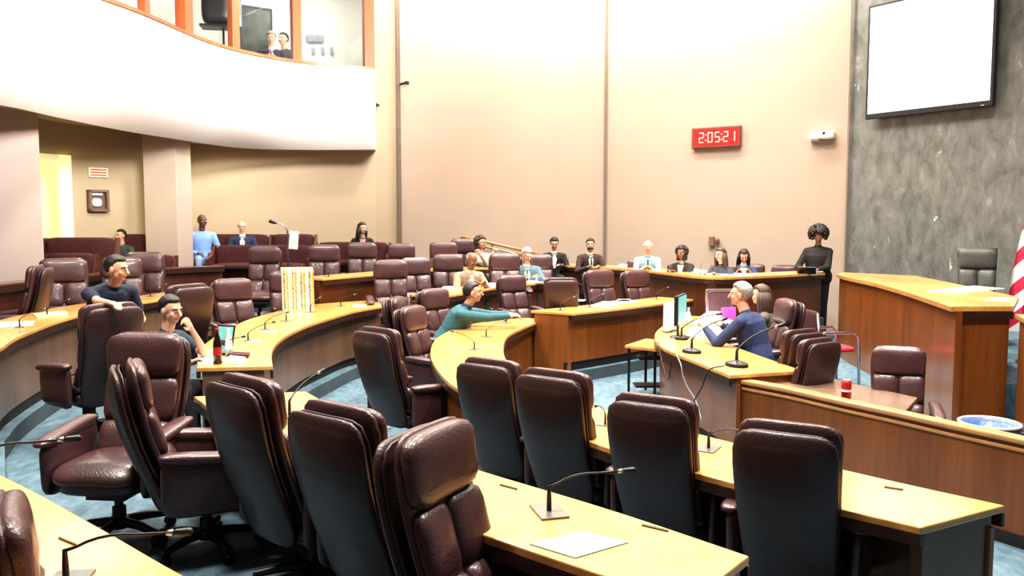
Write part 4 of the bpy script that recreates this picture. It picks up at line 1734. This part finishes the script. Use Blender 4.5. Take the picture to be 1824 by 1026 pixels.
MB().box((0, -.032, hh / 2 + .18), (.31, .003, hh / 2 - .24)).build('board_panel', mat('dark_green_panel', (.03, .045, .035), .3, var=.5, scale=5), root)
for s in (-1, 1):
    MB().box((s * .3, 0, .08), (.03, .2, .08)).build('foot', M['black_metal'], root)
g = 'switches on the white booth wall'
for i, (x, y, ww, hh_) in enumerate([(555, 69, .13, .09), (570, 69, .08, .09), (558, 91, .035, .09), (575, 91, .035, .09), (591, 91, .035, .09)]):
    p = atY(x, y, 19.55)
    o = MB().sq((0, 0, 0), (ww, .02, hh_), 8, 4, 4).build('wall_switch', M['bin_grey'], smooth=True, loc=p)
    tag(o, ['wide grey wall plate, upper left in the booth', 'square grey wall plate, upper right in the booth', 'first small switch under the grey plates',
            'second small switch under the grey plates', 'third small switch under the grey plates'][i], 'switch', g)


# ------------------------------------------------------------------ people
def remesh(mb, name, mat_, vox, parent, smooth_it=3, dec=None):
    me = mb.mesh(name + '_raw', mat_, True)
    o = bpy.data.objects.new(name, me)
    COL.objects.link(o)
    r = o.modifiers.new('r', 'REMESH')
    r.mode = 'VOXEL'
    r.voxel_size = vox
    r.use_smooth_shade = True
    s_ = o.modifiers.new('s', 'SMOOTH')
    s_.factor = .5
    s_.iterations = smooth_it
    dg = bpy.context.evaluated_depsgraph_get()
    ev = o.evaluated_get(dg)
    m2 = bpy.data.meshes.new_from_object(ev)
    o.modifiers.clear()
    o.data = m2
    m2.name = name
    if not m2.materials:
        m2.materials.append(mat_)
    m2.polygons.foreach_set('use_smooth', [True] * len(m2.polygons))
    bpy.data.meshes.remove(me)
    o.parent = parent
    return o


def ik(a, t, l1, l2, pole):
    a, t = Vector(a), Vector(t)
    d = t - a
    D = d.length
    mx_ = (l1 + l2) * .995
    if D > mx_:
        t = a + d.normalized() * mx_
        d = t - a
        D = mx_
    D = max(D, .12)
    x = (l1 * l1 - l2 * l2 + D * D) / (2 * D)
    h = math.sqrt(max(0, l1 * l1 - x * x))
    u = d.normalized()
    pl = Vector(pole)
    pl = (pl - u * pl.dot(u)).normalized()
    return a + u * x + pl * h, t


def person(loc, face, label, sit=True, s=1.0, lean=8, side=0, hyaw=0, hpitch=0, hands=None, skin='skin_light', shirt=(.1, .1, .1),
           inner=None, tie=None, pants=(.02, .02, .025), hair='short', hairm='hair_black', glasses=False, female=False, sleeve='long',
           vox=.010, seat=.50, fat=1.0, beard=None, legs_fwd=True, group=None, name='person', hip_turn=0):
    root = empty(name, loc, -R(face), label, 'person', group)
    root.scale = (s, s, s)
    pel = Vector((0, 0, seat if sit else .92))
    L = R(lean)
    Sd = R(side)
    up = Vector((math.sin(Sd), math.sin(L) * math.cos(Sd), math.cos(L) * math.cos(Sd))).normalized()
    rt = Vector((1, 0, 0))
    rt = (rt - up * rt.dot(up)).normalized()
    fw = up.cross(rt).normalized()
    neck = pel + up * .51
    sw = .165 if female else .19
    sh = {-1: pel + up * .432 - rt * sw, 1: pel + up * .432 + rt * sw}
    Tt = Matrix((rt, fw, up)).transposed().to_4x4()
    hr = Matrix.Rotation(-R(hyaw), 4, 'Z') @ Matrix.Rotation(-R(hpitch), 4, 'X')
    up2 = (up * .55 + Vector((0, 0, 1)) * .45).normalized()
    headc = neck + up2 * .185 + fw * .025
    HT_ = Matrix.Translation(headc) @ hr

    def torso(mb, g):
        prof = [(-.04, .150, .110), (.06, .168, .118), (.18, .148, .108), (.30, .160, .115), (.40, .182, .112), (.46, .165, .095), (.50, .09, .072)]
        if female:
            prof = [(-.04, .165, .120), (.06, .172, .120), (.18, .132, .100), (.30, .148, .118), (.38, .160, .112), (.455, .148, .085), (.495, .075, .062)]
        n = 20
        vs, fs = [], []
        for t, rx, ry in prof:
            ff = fat if t < .42 else 1 + (fat - 1) * .4
            c_ = pel + up * t
            for k in range(n):
                a = 2 * math.pi * k / n
                vs.append(c_ + rt * (rx * ff + g) * math.cos(a) + fw * (ry * ff + g) * math.sin(a))
        for i in range(len(prof) - 1):
            for k in range(n):
                k2 = (k + 1) % n
                fs.append((i * n + k, i * n + k2, (i + 1) * n + k2, (i + 1) * n + k))
        fs.append(tuple(reversed(range(n))))
        fs.append(tuple((len(prof) - 1) * n + k for k in range(n)))
        mb.add(vs, fs)
        for sd in (-1, 1):
            mb.cap(pel + up * .46 + rt * sd * .06, sh[sd], .05 + g, .056 + g)

    # limb joints
    J = {}
    for sd in (-1, 1):
        tgt = None
        if hands and hands[0 if sd < 0 else 1] is not None:
            tgt = Vector(hands[0 if sd < 0 else 1])
        elif sit:
            tgt = Vector((sd * .13, .30, .62))
        else:
            tgt = sh[sd] + Vector((sd * .08, .06, -.52))
        el, wr = ik(sh[sd], tgt, .29, .255, (sd * .7, -.35, -.8))
        J[sd] = (el, wr)
        hip = pel + rt * sd * .085
        if sit:
            kn = Vector((sd * .13, .42, seat + .02))
            an = Vector((sd * .13, .44, .09))
        else:
            kn = Vector((sd * .10, .02, .49))
            an = Vector((sd * .11, 0, .09))
            if lean > 20:
                pass
        J[sd] += (hip, kn, an)
    body = MB()
    torso(body, -.012)
    for sd in (-1, 1):
        el, wr, hip, kn, an = J[sd]
        body.cap(sh[sd], el, .044, .036)
        body.cap(el, wr, .038, .024)
        body.cap(hip, kn, .075 * fat, .050)
        body.cap(kn, an, .050, .034)
        body.cap(an, an + Vector((0, .14, -.04)), .036, .030)
        # hand
        d = (wr - el).normalized()
        tdir = d.copy()
        side_ = Vector((-sd, 0, 0))
        side_ = (side_ - d * side_.dot(d)).normalized()
        nrm = d.cross(side_) * sd
        pc = wr + d * .045
        body.cap(wr, wr + d * .03, .024, .026)
        for k in range(4):
            off = side_ * (.027 - .018 * k)
            a0 = wr + d * .025 + off * .8
            a1 = wr + d * .088 + off
            body.cap(a0, a1, .0125, .0115)
            ln = (.034, .040, .038, .030)[k]
            dn = Vector((0, 0, -1))
            c1 = (d * .85 + dn * .45).normalized()
            c2 = (d * .45 + dn * .8).normalized()
            a2 = a1 + c1 * ln
            a3 = a2 + c2 * ln * .8
            body.cap(a1, a2, .0095, .0085)
            body.cap(a2, a3, .0085, .0075)
        t0 = wr + d * .022 + side_ * .022
        t1 = t0 + (d * .5 + side_ * .8).normalized() * .034
        body.cap(t0, t1, .014, .011)
        body.cap(t1, t1 + (d * .85 + side_ * .3).normalized() * .03, .0105, .009)
    # neck + head
    body.cap(neck - up * .05, headc - Vector((0, 0, .05)), .054 if not female else .045, .052 if not female else .043)
    body.ell((0, -.008, .025), (.074, .094, .092), HT_)
    body.ell((0, .022, -.035), (.058, .068, .072), HT_)
    body.ell((0, .052, -.078), (.028, .028, .024), HT_)
    body.cap((0, .092, .010), (0, .112, -.028), .010, .014, HT_, 8)
    body.cap((-.035, .080, .028), (.035, .080, .028), .012, .012, HT_, 8)
    for sd in (-1, 1):
        body.ell((sd * .077, -.005, -.005), (.011, .020, .032), HT_)
        body.ell((sd * .038, .066, -.025), (.022, .020, .022), HT_)
    bo = remesh(body, 'body', M[skin], vox * .8, root)
    # eyes, brows, mouth
    for sd in (-1, 1):
        ey = MB()
        ey.ell((sd * .030, .083, .004), (.013, .009, .008), HT_, 10, 8)
        ey.ell((sd * .030, .0895, .004), (.006, .005, .006), HT_, 8, 6, mi=1)
        ey.build('eye', [M['eye_white'], M['iris']], root, smooth=True)
    for sd in (-1, 1):
        bw = MB()
        bw.tube([(sd * .016, .095, .024), (sd * .032, .094, .030), (sd * .048, .083, .025)], .0045, 6, HT_)
        bw.build('eyebrow', M['hair_black'] if hairm in ('hair_black', 'hair_brown') else M[hairm], root, smooth=True)
    lp = MB()
    lp.tube([(-.024, .080, -.056), (-.010, .089, -.053), (.010, .089, -.053), (.024, .080, -.056)], .0055, 6, HT_)
    lp.build('lips', M['lip'], root, smooth=True)
    # clothing
    jm = cloth('cloth_%02x%02x%02x' % tuple(int(255 * c) for c in shirt), shirt)
    jk = MB()
    torso(jk, .010)
    for sd in (-1, 1):
        el, wr, hip, kn, an = J[sd]
        jk.cap(sh[sd], el if sleeve == 'long' else sh[sd].lerp(el, .62), .062, .054)
        if sleeve == 'long':
            jk.cap(el, el.lerp(wr, .93), .052, .038)
        jk.cap(pel + rt * sd * .07 - up * .02, pel + rt * sd * .07 + up * .12, .09 * fat, .09 * fat)
    if not inner:
        jk.cap(neck - up * .03, neck + up * .010 + fw * .004, .064, .056)
    remesh(jk, 'jacket' if inner else 'shirt', jm, vox, root)
    if inner:
        im = cloth('inner_%02x%02x%02x' % tuple(int(255 * c) for c in inner), inner)
        mb = MB()
        f0 = .118
        # V shaped shirt front
        pts = []
        rows_ = 7
        for i in range(rows_):
            t = .49 - i * .045
            ww = (.062 - .0075 * i)
            yy = [.078, .100, .117, .126, .132, .135, .136][i] * (1 if not female else .99)
            for k in range(5):
                x_ = ww * (-1 + k / 2)
                pts.append(pel + up * t + rt * x_ + fw * ((yy * (1 + (fat - 1) * (.9 if t < .42 else .3))) - abs(x_) * .30 + .016))
        mb.add(pts, [(i * 5 + k, i * 5 + k + 1, i * 5 + k + 6, i * 5 + k + 5) for i in range(rows_ - 1) for k in range(4)])
        mb.cap(neck - up * .02, neck + up * .022 + fw * .006, .064, .058)
        mb.build('shirt_front', im, root, smooth=True)
        if tie:
            tm = cloth('tie_%02x%02x%02x' % tuple(int(255 * c) for c in tie), tie)
            mb = MB()
            P_ = [(.475, .096), (.44, .116), (.38, .134), (.30, .148), (.22, .15)]
            ws = [.016, .010, .016, .020, .022]
            vs = []
            for (t, yy), w in zip(P_, ws):
                for sx in (-1, 1):
                    vs.append(pel + up * t + rt * sx * w + fw * (yy * (1 + (fat - 1) * .8) + .012))
            vs += [v + fw * .006 for v in vs]
            n_ = len(P_)
            fs = []
            for i in range(n_ - 1):
                fs.append((2 * i, 2 * i + 1, 2 * i + 3, 2 * i + 2))
                o2 = 2 * n_
                fs.append((o2 + 2 * i, o2 + 2 * i + 2, o2 + 2 * i + 3, o2 + 2 * i + 1))
                fs.append((2 * i, 2 * i + 2, o2 + 2 * i + 2, o2 + 2 * i))
                fs.append((2 * i + 1, o2 + 2 * i + 1, o2 + 2 * i + 3, 2 * i + 3))
            mb.add(vs, fs)
            mb.build('tie', tm, root, smooth=True)
    pm = cloth('pants_%02x%02x%02x' % tuple(int(255 * c) for c in pants), pants)
    pt = MB()
    pt.ell(pel - Vector((0, 0, .01)), (.175 * fat, .135 * fat, .11))
    for sd in (-1, 1):
        el, wr, hip, kn, an = J[sd]
        pt.cap(hip, kn, .092 * fat, .066)
        pt.cap(kn, an + Vector((0, 0, .02)), .066, .052)
    remesh(pt, 'trousers', pm, vox * 1.3, root)
    shb = MB()
    for sd in (-1, 1):
        an = J[sd][4]
        shb.cap(an + Vector((0, -.05, -.045)), an + Vector((0, .17, -.05)), .042, .036)
    shb.build('shoes', M['shoe'], root, smooth=True)
    # hair
    hm = M[hairm]
    hb = MB()

    def cap_hair(g, front=.045, low=-.035, cz=.028, ear=True):
        n, m_ = 28, 22
        rx, ry, rz_ = .078 + g, .099 + g, .094 + g
        vs, ok = [], []
        for i in range(m_ + 1):
            th = math.pi * i / m_
            for k in range(n):
                a = 2 * math.pi * k / n
                x, y, z = math.sin(th) * math.cos(a), math.sin(th) * math.sin(a), math.cos(th)
                v = Vector((rx * x, -.010 + ry * y, cz + rz_ * z))
                v += v.normalized() * .004 * noise.noise(v * 45)
                hairline = .068 if v.y > .045 else (.068 + (.045 - v.y) * -1.25)
                k_ = min(1, max(0, (v.z - hairline) / .04)) if v.y > -.04 else 1
                k_ = k_ * k_ * (3 - 2 * k_)
                cc_ = Vector((0, -.010, cz))
                v = cc_ + (v - cc_) * (1 - (g + .001) / .09 * (1 - k_))
                vs.append(v)
                ok.append(v.z > max(hairline, low) or (v.y < -.02 and v.z > low))
        for v in vs:
            pass
        fs = []
        for i in range(m_):
            for k in range(n):
                k2 = (k + 1) % n
                f = (i * n + k, (i + 1) * n + k, (i + 1) * n + k2, i * n + k2)
                if all(ok[q] for q in f):
                    fs.append(f)
        return vs, fs

    if hair == 'bald':
        pass
    elif hair == 'fringe':
        vs, fs = cap_hair(.006)
        fs = [f for f in fs if all(vs[q].z < .062 and vs[q].y < .035 for q in f)]
        hb.add(vs, fs, HT_)
    elif hair == 'short':
        vs, fs = cap_hair(.011)
        hb.add(vs, fs, HT_)
    elif hair == 'cap':
        vs, fs = cap_hair(.014)
        hb.add(vs, fs, HT_)
    elif hair in ('long', 'curly', 'afro'):
        vs, fs = cap_hair(.015, low=-.06)
        hb.add(vs, fs, HT_)
        if hair == 'long':
            for k in range(15):
                a = math.pi * (1.0 + k / 14) * 1.0
                a = math.pi * .93 + math.pi * 1.14 * k / 14
                p0 = Vector((.083 * math.cos(a), -.008 + .095 * math.sin(a), .04))
                p1 = Vector((.098 * math.cos(a), -.012 + .105 * math.sin(a), -.07))
                p2 = Vector((.105 * math.cos(a), -.03 + .10 * math.sin(a), -.19 - .03 * math.sin(k * 2.3)))
                hb.tube([p0, p1, p2, p2 + Vector((0, -.01, -.05))], [.018, .024, .022, .006], 8, HT_)
        else:
            rnd = random.Random(len(label))
            big = hair == 'afro'
            for k in range(240 if big else 150):
                a = rnd.uniform(0, 2 * math.pi)
                z = rnd.uniform(-.55, 1) if big else rnd.uniform(-1.3, 1)
                rr = .128 if big else .098
                q_ = math.sqrt(max(0, 1 - min(1, abs(z)) ** 2)) if abs(z) < 1 else .5
                q_ = max(q_, .75) if z < -.2 else q_
                v = Vector((rr * 1.08 * q_ * math.cos(a), -.025 + rr * q_ * math.sin(a), .035 + rr * z * (.98 if z > 0 else 1.25)))
                if v.y > .035 and v.z < .075 and abs(v.x) < .085:
                    continue
                hb.ell(v, (.030, .030, .030) if big else (.024, .024, .026), HT_, 7, 5)
    if hair == 'cap':
        hb.build('cap_crown', hm, root, smooth=True)
        mb = MB()
        mb.sq((0, .12, .055), (.07, .05, .006), 3, 3, 6, HT_, axis='z')
        mb.build('cap_brim', hm, root, smooth=True)
    elif hair != 'bald':
        o = hb.build('hair', hm, root, smooth=True)
        if hair in ('short', 'fringe', 'long'):
            sm = o.modifiers.new('s', 'SOLIDIFY')
            sm.thickness = .006
            sm.offset = -1
    if beard:
        mb = MB()
        for k in range(9):
            a = -1.1 + 2.2 * k / 8
            mb.ell((.055 * math.sin(a), .03 + .045 * math.cos(a), -.075), (.016, .014, .022), HT_, 8, 6)
        mb.build('beard', M[beard], root, smooth=True)
    if glasses:
        mb = MB()
        for sd in (-1, 1):
            c_ = Vector((sd * .032, .104, .004))
            mb.tube([c_ + Vector((.023 * math.cos(q * .7), 0, .017 * math.sin(q * .7))) for q in range(10)], .0028, 6, HT_, cap=False)
            mb.tube([(sd * .055, .100, .008), (sd * .080, .02, .008)], .0028, 6, HT_)
        mb.tube([(-.01, .104, .008), (.01, .104, .008)], .0028, 6, HT_)
        mb.build('glasses', M['black'], root, smooth=True)
    return root


def seatp(pxx, py, Y, zf, s=1.0, lean=8, face=180, sit=True):
    """place so that the head top shows at (pxx,py)"""
    q = atY(pxx, py, Y)
    h = ((.50 if sit else .92) + .51 * math.cos(R(lean)) + .31) * s
    th = R(face)
    d = Vector((math.sin(th), math.cos(th), 0))
    off = .58 * s * math.sin(R(lean))
    return Vector((q.x - d.x * off, q.y - d.y * off, zf)), h, q.z


def pers(pxx, py, Y, zf, face, label, s=None, **kw):
    lean = kw.get('lean', 8)
    sit = kw.get('sit', True)
    p, h, z = seatp(pxx, py, Y, zf, 1.0, lean, face, sit)
    s_ = s or max(.9, min(1.15, (z - zf) / h))
    p, h, z = seatp(pxx, py, Y, zf, s_, lean, face, sit)
    dz_ = z - (zf + h)
    if sit:
        kw['seat'] = .50 + max(-.12, min(.2, dz_ / s_))
    return person(p, face, label, s=s_, **kw)


navy = (.012, .018, .045)
# head-top pixels
pers(202, 432, 7.5, T2, 128, 'person in navy polo and dark hair leaning over, one hand on a chair back', sit=False, lean=38, side=0, hyaw=-30, hpitch=5,
     skin='skin_light', shirt=navy, sleeve='short', hair='short', s=1.0, hands=[(-.12, .40, .90), (.26, .82, 1.215)], vox=.008)
pers(297, 524, 6.9, T2, 105, 'person in dark teal shirt seated resting chin on hand beside the laptop desk', lean=12, hyaw=10, hpitch=8, skin='skin_light',
     shirt=(.012, .035, .05), sleeve='short', hair='short', hands=[(-.02, .33, 1.02), (.12, .38, .76)], vox=.008)
pers(217, 418, 14.45, T5, 200, 'person with short dark hair seated low behind the leaning man', shirt=(.04, .05, .05), skin='skin_mid')
pers(359, 381, 15.4, T5, 150, 'person in pale blue shirt and light jeans seated beside the far pillar', skin='skin_dark', shirt=(.22, .36, .72), pants=(.30, .42, .62),
     hair='bald', fat=1.0, hyaw=-20)
pers(431, 392, 15.5, T5, 165, 'person with bald head and glasses in navy jacket and white shirt seated in a pew', skin='skin_light', shirt=(.015, .025, .07), inner=(.8, .82, .85),
     hair='fringe', hairm='hair_white', glasses=True)
pers(645, 396, 15.7, T5, 165, 'person with long black hair and black top seated alone in a pew', skin='skin_light', shirt=(.012, .010, .010), inner=(.4, .25, .2), hair='long', female=True,
     hyaw=-35)
pers(856, 420, 15.4, T4, 165, 'person with curly dark hair and glasses raising both hands, in a beige top', skin='skin_light', shirt=(.48, .38, .28), hair='curly', glasses=True,
     female=True, hands=[(.06, .34, .98), (-.16, .30, .98)], hyaw=-40, hairm='hair_brown')
pers(838, 447, 12.8, T3, 150, 'person with bald grey head in taupe suit bending over the desk', skin='skin_brown', shirt=(.27, .22, .16), hair='fringe', hairm='hair_grey',
     lean=22, hpitch=40, hands=[(-.1, .48, .80), (.12, .46, .80)], inner=(.75, .72, .65), vox=.009)
pers(938, 440, 14.2, T3, 172, 'person with white hair in grey blue suit and tie reading papers', skin='skin_light', shirt=(.10, .16, .20), inner=(.8, .85, .85), tie=(.04, .06, .09),
     hair='short', hairm='hair_white', lean=14, hpitch=22, hands=[(-.14, .45, .82), (.10, .45, .82)], hyaw=-20)
pers(836, 499, 10.3, 0, 92, 'person in teal suit leaning on the hooked desk with both arms stretched forward', skin='skin_mid', shirt=(.035, .115, .14), hair='short', lean=32,
     hpitch=-4, hands=[(-.05, .84, .84), (.10, .80, .84)], vox=.008, fat=1.15, inner=(.03, .06, .09), pants=(.02, .05, .06))
pers(987, 422, 16.0, T4, 178, 'person with floppy dark hair in black suit looking down, left of the witness table', skin='skin_mid', shirt=(.012, .012, .012), inner=(.78, .78, .75),
     hpitch=18, hands=[(-.12, .36, .76), (.12, .36, .76)])
pers(1051, 424, 15.6, T4, 170, 'person with short black hair and beard in dark brown suit with tie', skin='skin_mid', shirt=(.04, .022, .02), inner=(.75, .75, .75), tie=(.03, .03, .06),
     hyaw=15, beard='hair_black', hands=[(-.12, .36, .76), (.12, .36, .76)])
pers(1154, 427, 14.7, T4, 186, 'person with bald head in pale teal jacket and dark tie with clasped hands', skin='skin_light', shirt=(.22, .40, .42), inner=(.3, .5, .5), tie=(.02, .03, .05),
     hair='fringe', hairm='hair_white', hands=[(-.02, .42, .80), (.06, .42, .80)], lean=12)
pers(1215, 438, 13.9, T4, 212, 'person with long dark curls in black jacket at the witness table, turned left', skin='skin_brown', shirt=(.02, .016, .016), inner=(.4, .4, .42), hair='curly',
     female=True, hands=[(-.02, .42, .80), (.14, .40, .80)], lean=10)
pers(1285, 441, 13.2, T4, 222, 'person with long brown hair and dark grey jacket looking left', skin='skin_light', shirt=(.045, .045, .06), hair='long', hairm='hair_brown', female=True,
     lean=10, hyaw=10, hands=[(-.1, .40, .80), (.14, .40, .80)])
pers(1325, 443, 13.85, T4, 190, 'person with straight dark hair in navy top with pale sleeves looking down', skin='skin_light', shirt=(.05, .07, .16), hair='long', female=True, lean=12,
     hpitch=28, hands=[(-.1, .38, .80), (.14, .38, .80)], inner=(.55, .65, .55))
pers(1458, 414, 13.95, T2, 196, 'person with big dark curly hair standing in black at the end of the witness table', sit=False, skin='skin_brown', shirt=(.010, .009, .010), hair='afro',
     female=True, fat=1.28, lean=4, pants=(.010, .009, .010), hpitch=14, hands=[(.02, .38, 1.08), (.22, .34, 1.06)], s=1.04)
pers(1326, 500, 8.9, 0, 308, 'grey haired person in navy suit with back to us at the clerk table', skin='skin_light', shirt=(.022, .035, .095), hair='short', hairm='hair_grey',
     lean=18, hands=[(-.15, .50, .82), (.18, .48, .82)], vox=.008, fat=1.15, hyaw=-15)
pers(1360, 506, 9.9, 0, 292, 'person with long light brown hair seated beyond the navy suited man', skin='skin_light', shirt=(.10, .08, .07), hair='long', hairm='hair_brown', female=True,
     lean=12, hands=[(-.1, .45, .82), (.14, .45, .82)])
# two in the balcony booth, with arm chairs
pers(483, 56, 17.0, zb, 170, 'person with short grey hair and dark suit seated in the balcony booth, left one', skin='skin_light', shirt=(.03, .03, .05), inner=(.7, .6, .6), tie=(.35, .03, .05),
     hair='short', hairm='hair_grey', hpitch=10, hands=[(-.1, .3, .8), (.1, .3, .8)])
pers(506, 58, 18.0, zb, 200, 'person with black hair in grey suit seated in the balcony booth, right one', skin='skin_light', shirt=(.05, .06, .07), hair='short', hands=[(-.1, .3, .8), (.1, .3, .8)])
for (x, y, Y, lb) in ((486, 78, 17.6, 'black booth chair behind the grey haired booth person'), (514, 72, 18.6, 'black booth chair at the right of the booth pair')):
    p = atY(x, y, Y)
    c = copy_tree(gp)
    c.name = 'booth_chair'
    c.location = (p.x, p.y, zb)
    c.rotation_euler = (0, 0, -R(185))
    k = .78
    c.scale = (k, k, k)
    tag(c, lb, 'chair', 'black chairs in the booth')


# ------------------------------------------------------------------ lights
def area(name, loc, rot, sx, sy, e, col=(1, .93, .82), spread=None):
    l = bpy.data.lights.new(name, 'AREA')
    l.shape = 'RECTANGLE'
    l.size, l.size_y = sx, sy
    l.energy = e
    l.color = col
    if spread:
        l.spread = R(spread)
    o = bpy.data.objects.new(name, l)
    COL.objects.link(o)
    o.location = loc
    o.rotation_euler = rot
    return o


def aim(o, tgt):
    d = Vector(tgt) - o.location
    o.rotation_euler = d.to_track_quat('-Z', 'Y').to_euler()


w = bpy.data.worlds.new('world')
SC.world = w
w.use_nodes = True
w.node_tree.nodes['Background'].inputs['Color'].default_value = (.9, .95, 1, 1)
w.node_tree.nodes['Background'].inputs['Strength'].default_value = .09

for x, y in ((-3.5, 4.5), (0, 4.5), (3.5, 5), (-3, 9), (1, 9), (4.5, 9), (0, 12.8), (3, 12.5)):
    area('hall_light', (x, y, ZC - .15), (0, 0, 0), 0.8, 0.8, 300, (1, .94, .84), 125)
# wall washers on the back walls
o = area('wall_washer', (-.3, 15.9, ZC - .15), (0, 0, 0), 4.2, .3, 380, (1, .93, .82))
aim(o, (-.3, 17.3, 3.5))
o = area('wall_washer', (3.2, 14.8, ZC - .15), (0, 0, 0), 4.2, .3, 380, (1, .93, .82))
aim(o, (3.9, 16.4, 3.5))
# added fill hanging in mid-room without a fixture, whitens the balcony front
for p_, t_, e_ in (((-.2, 10.0, 5.6), (-4.0, 15.0, 4.9), 150), ((-1.0, 5.5, 4.6), (-5.6, 10.6, 4.7), 215)):
    o = area('balcony_fill', p_, (0, 0, 0), 2, 1, e_, (1, .96, .92), 58)
    aim(o, t_)
# booth
o = area('booth_light', (-5.0, 17.6, ZC - .1), (0, 0, 0), 3.5, 1.5, 120, (1, .96, .86))
# under balcony
for x, y, e in ((-6.3, 12.9, 45), (-5.4, 15.3, 16)):
    area('alcove_light', (x, y, 3.38), (0, 0, 0), .3, .3, e, (1, .90, .52))
# marble
o = area('marble_light', (4.6, 9.5, ZC - .2), (0, 0, 0), 2, 1, 150, (1, .96, .9))
aim(o, (7.2, 13.0, 3.0))
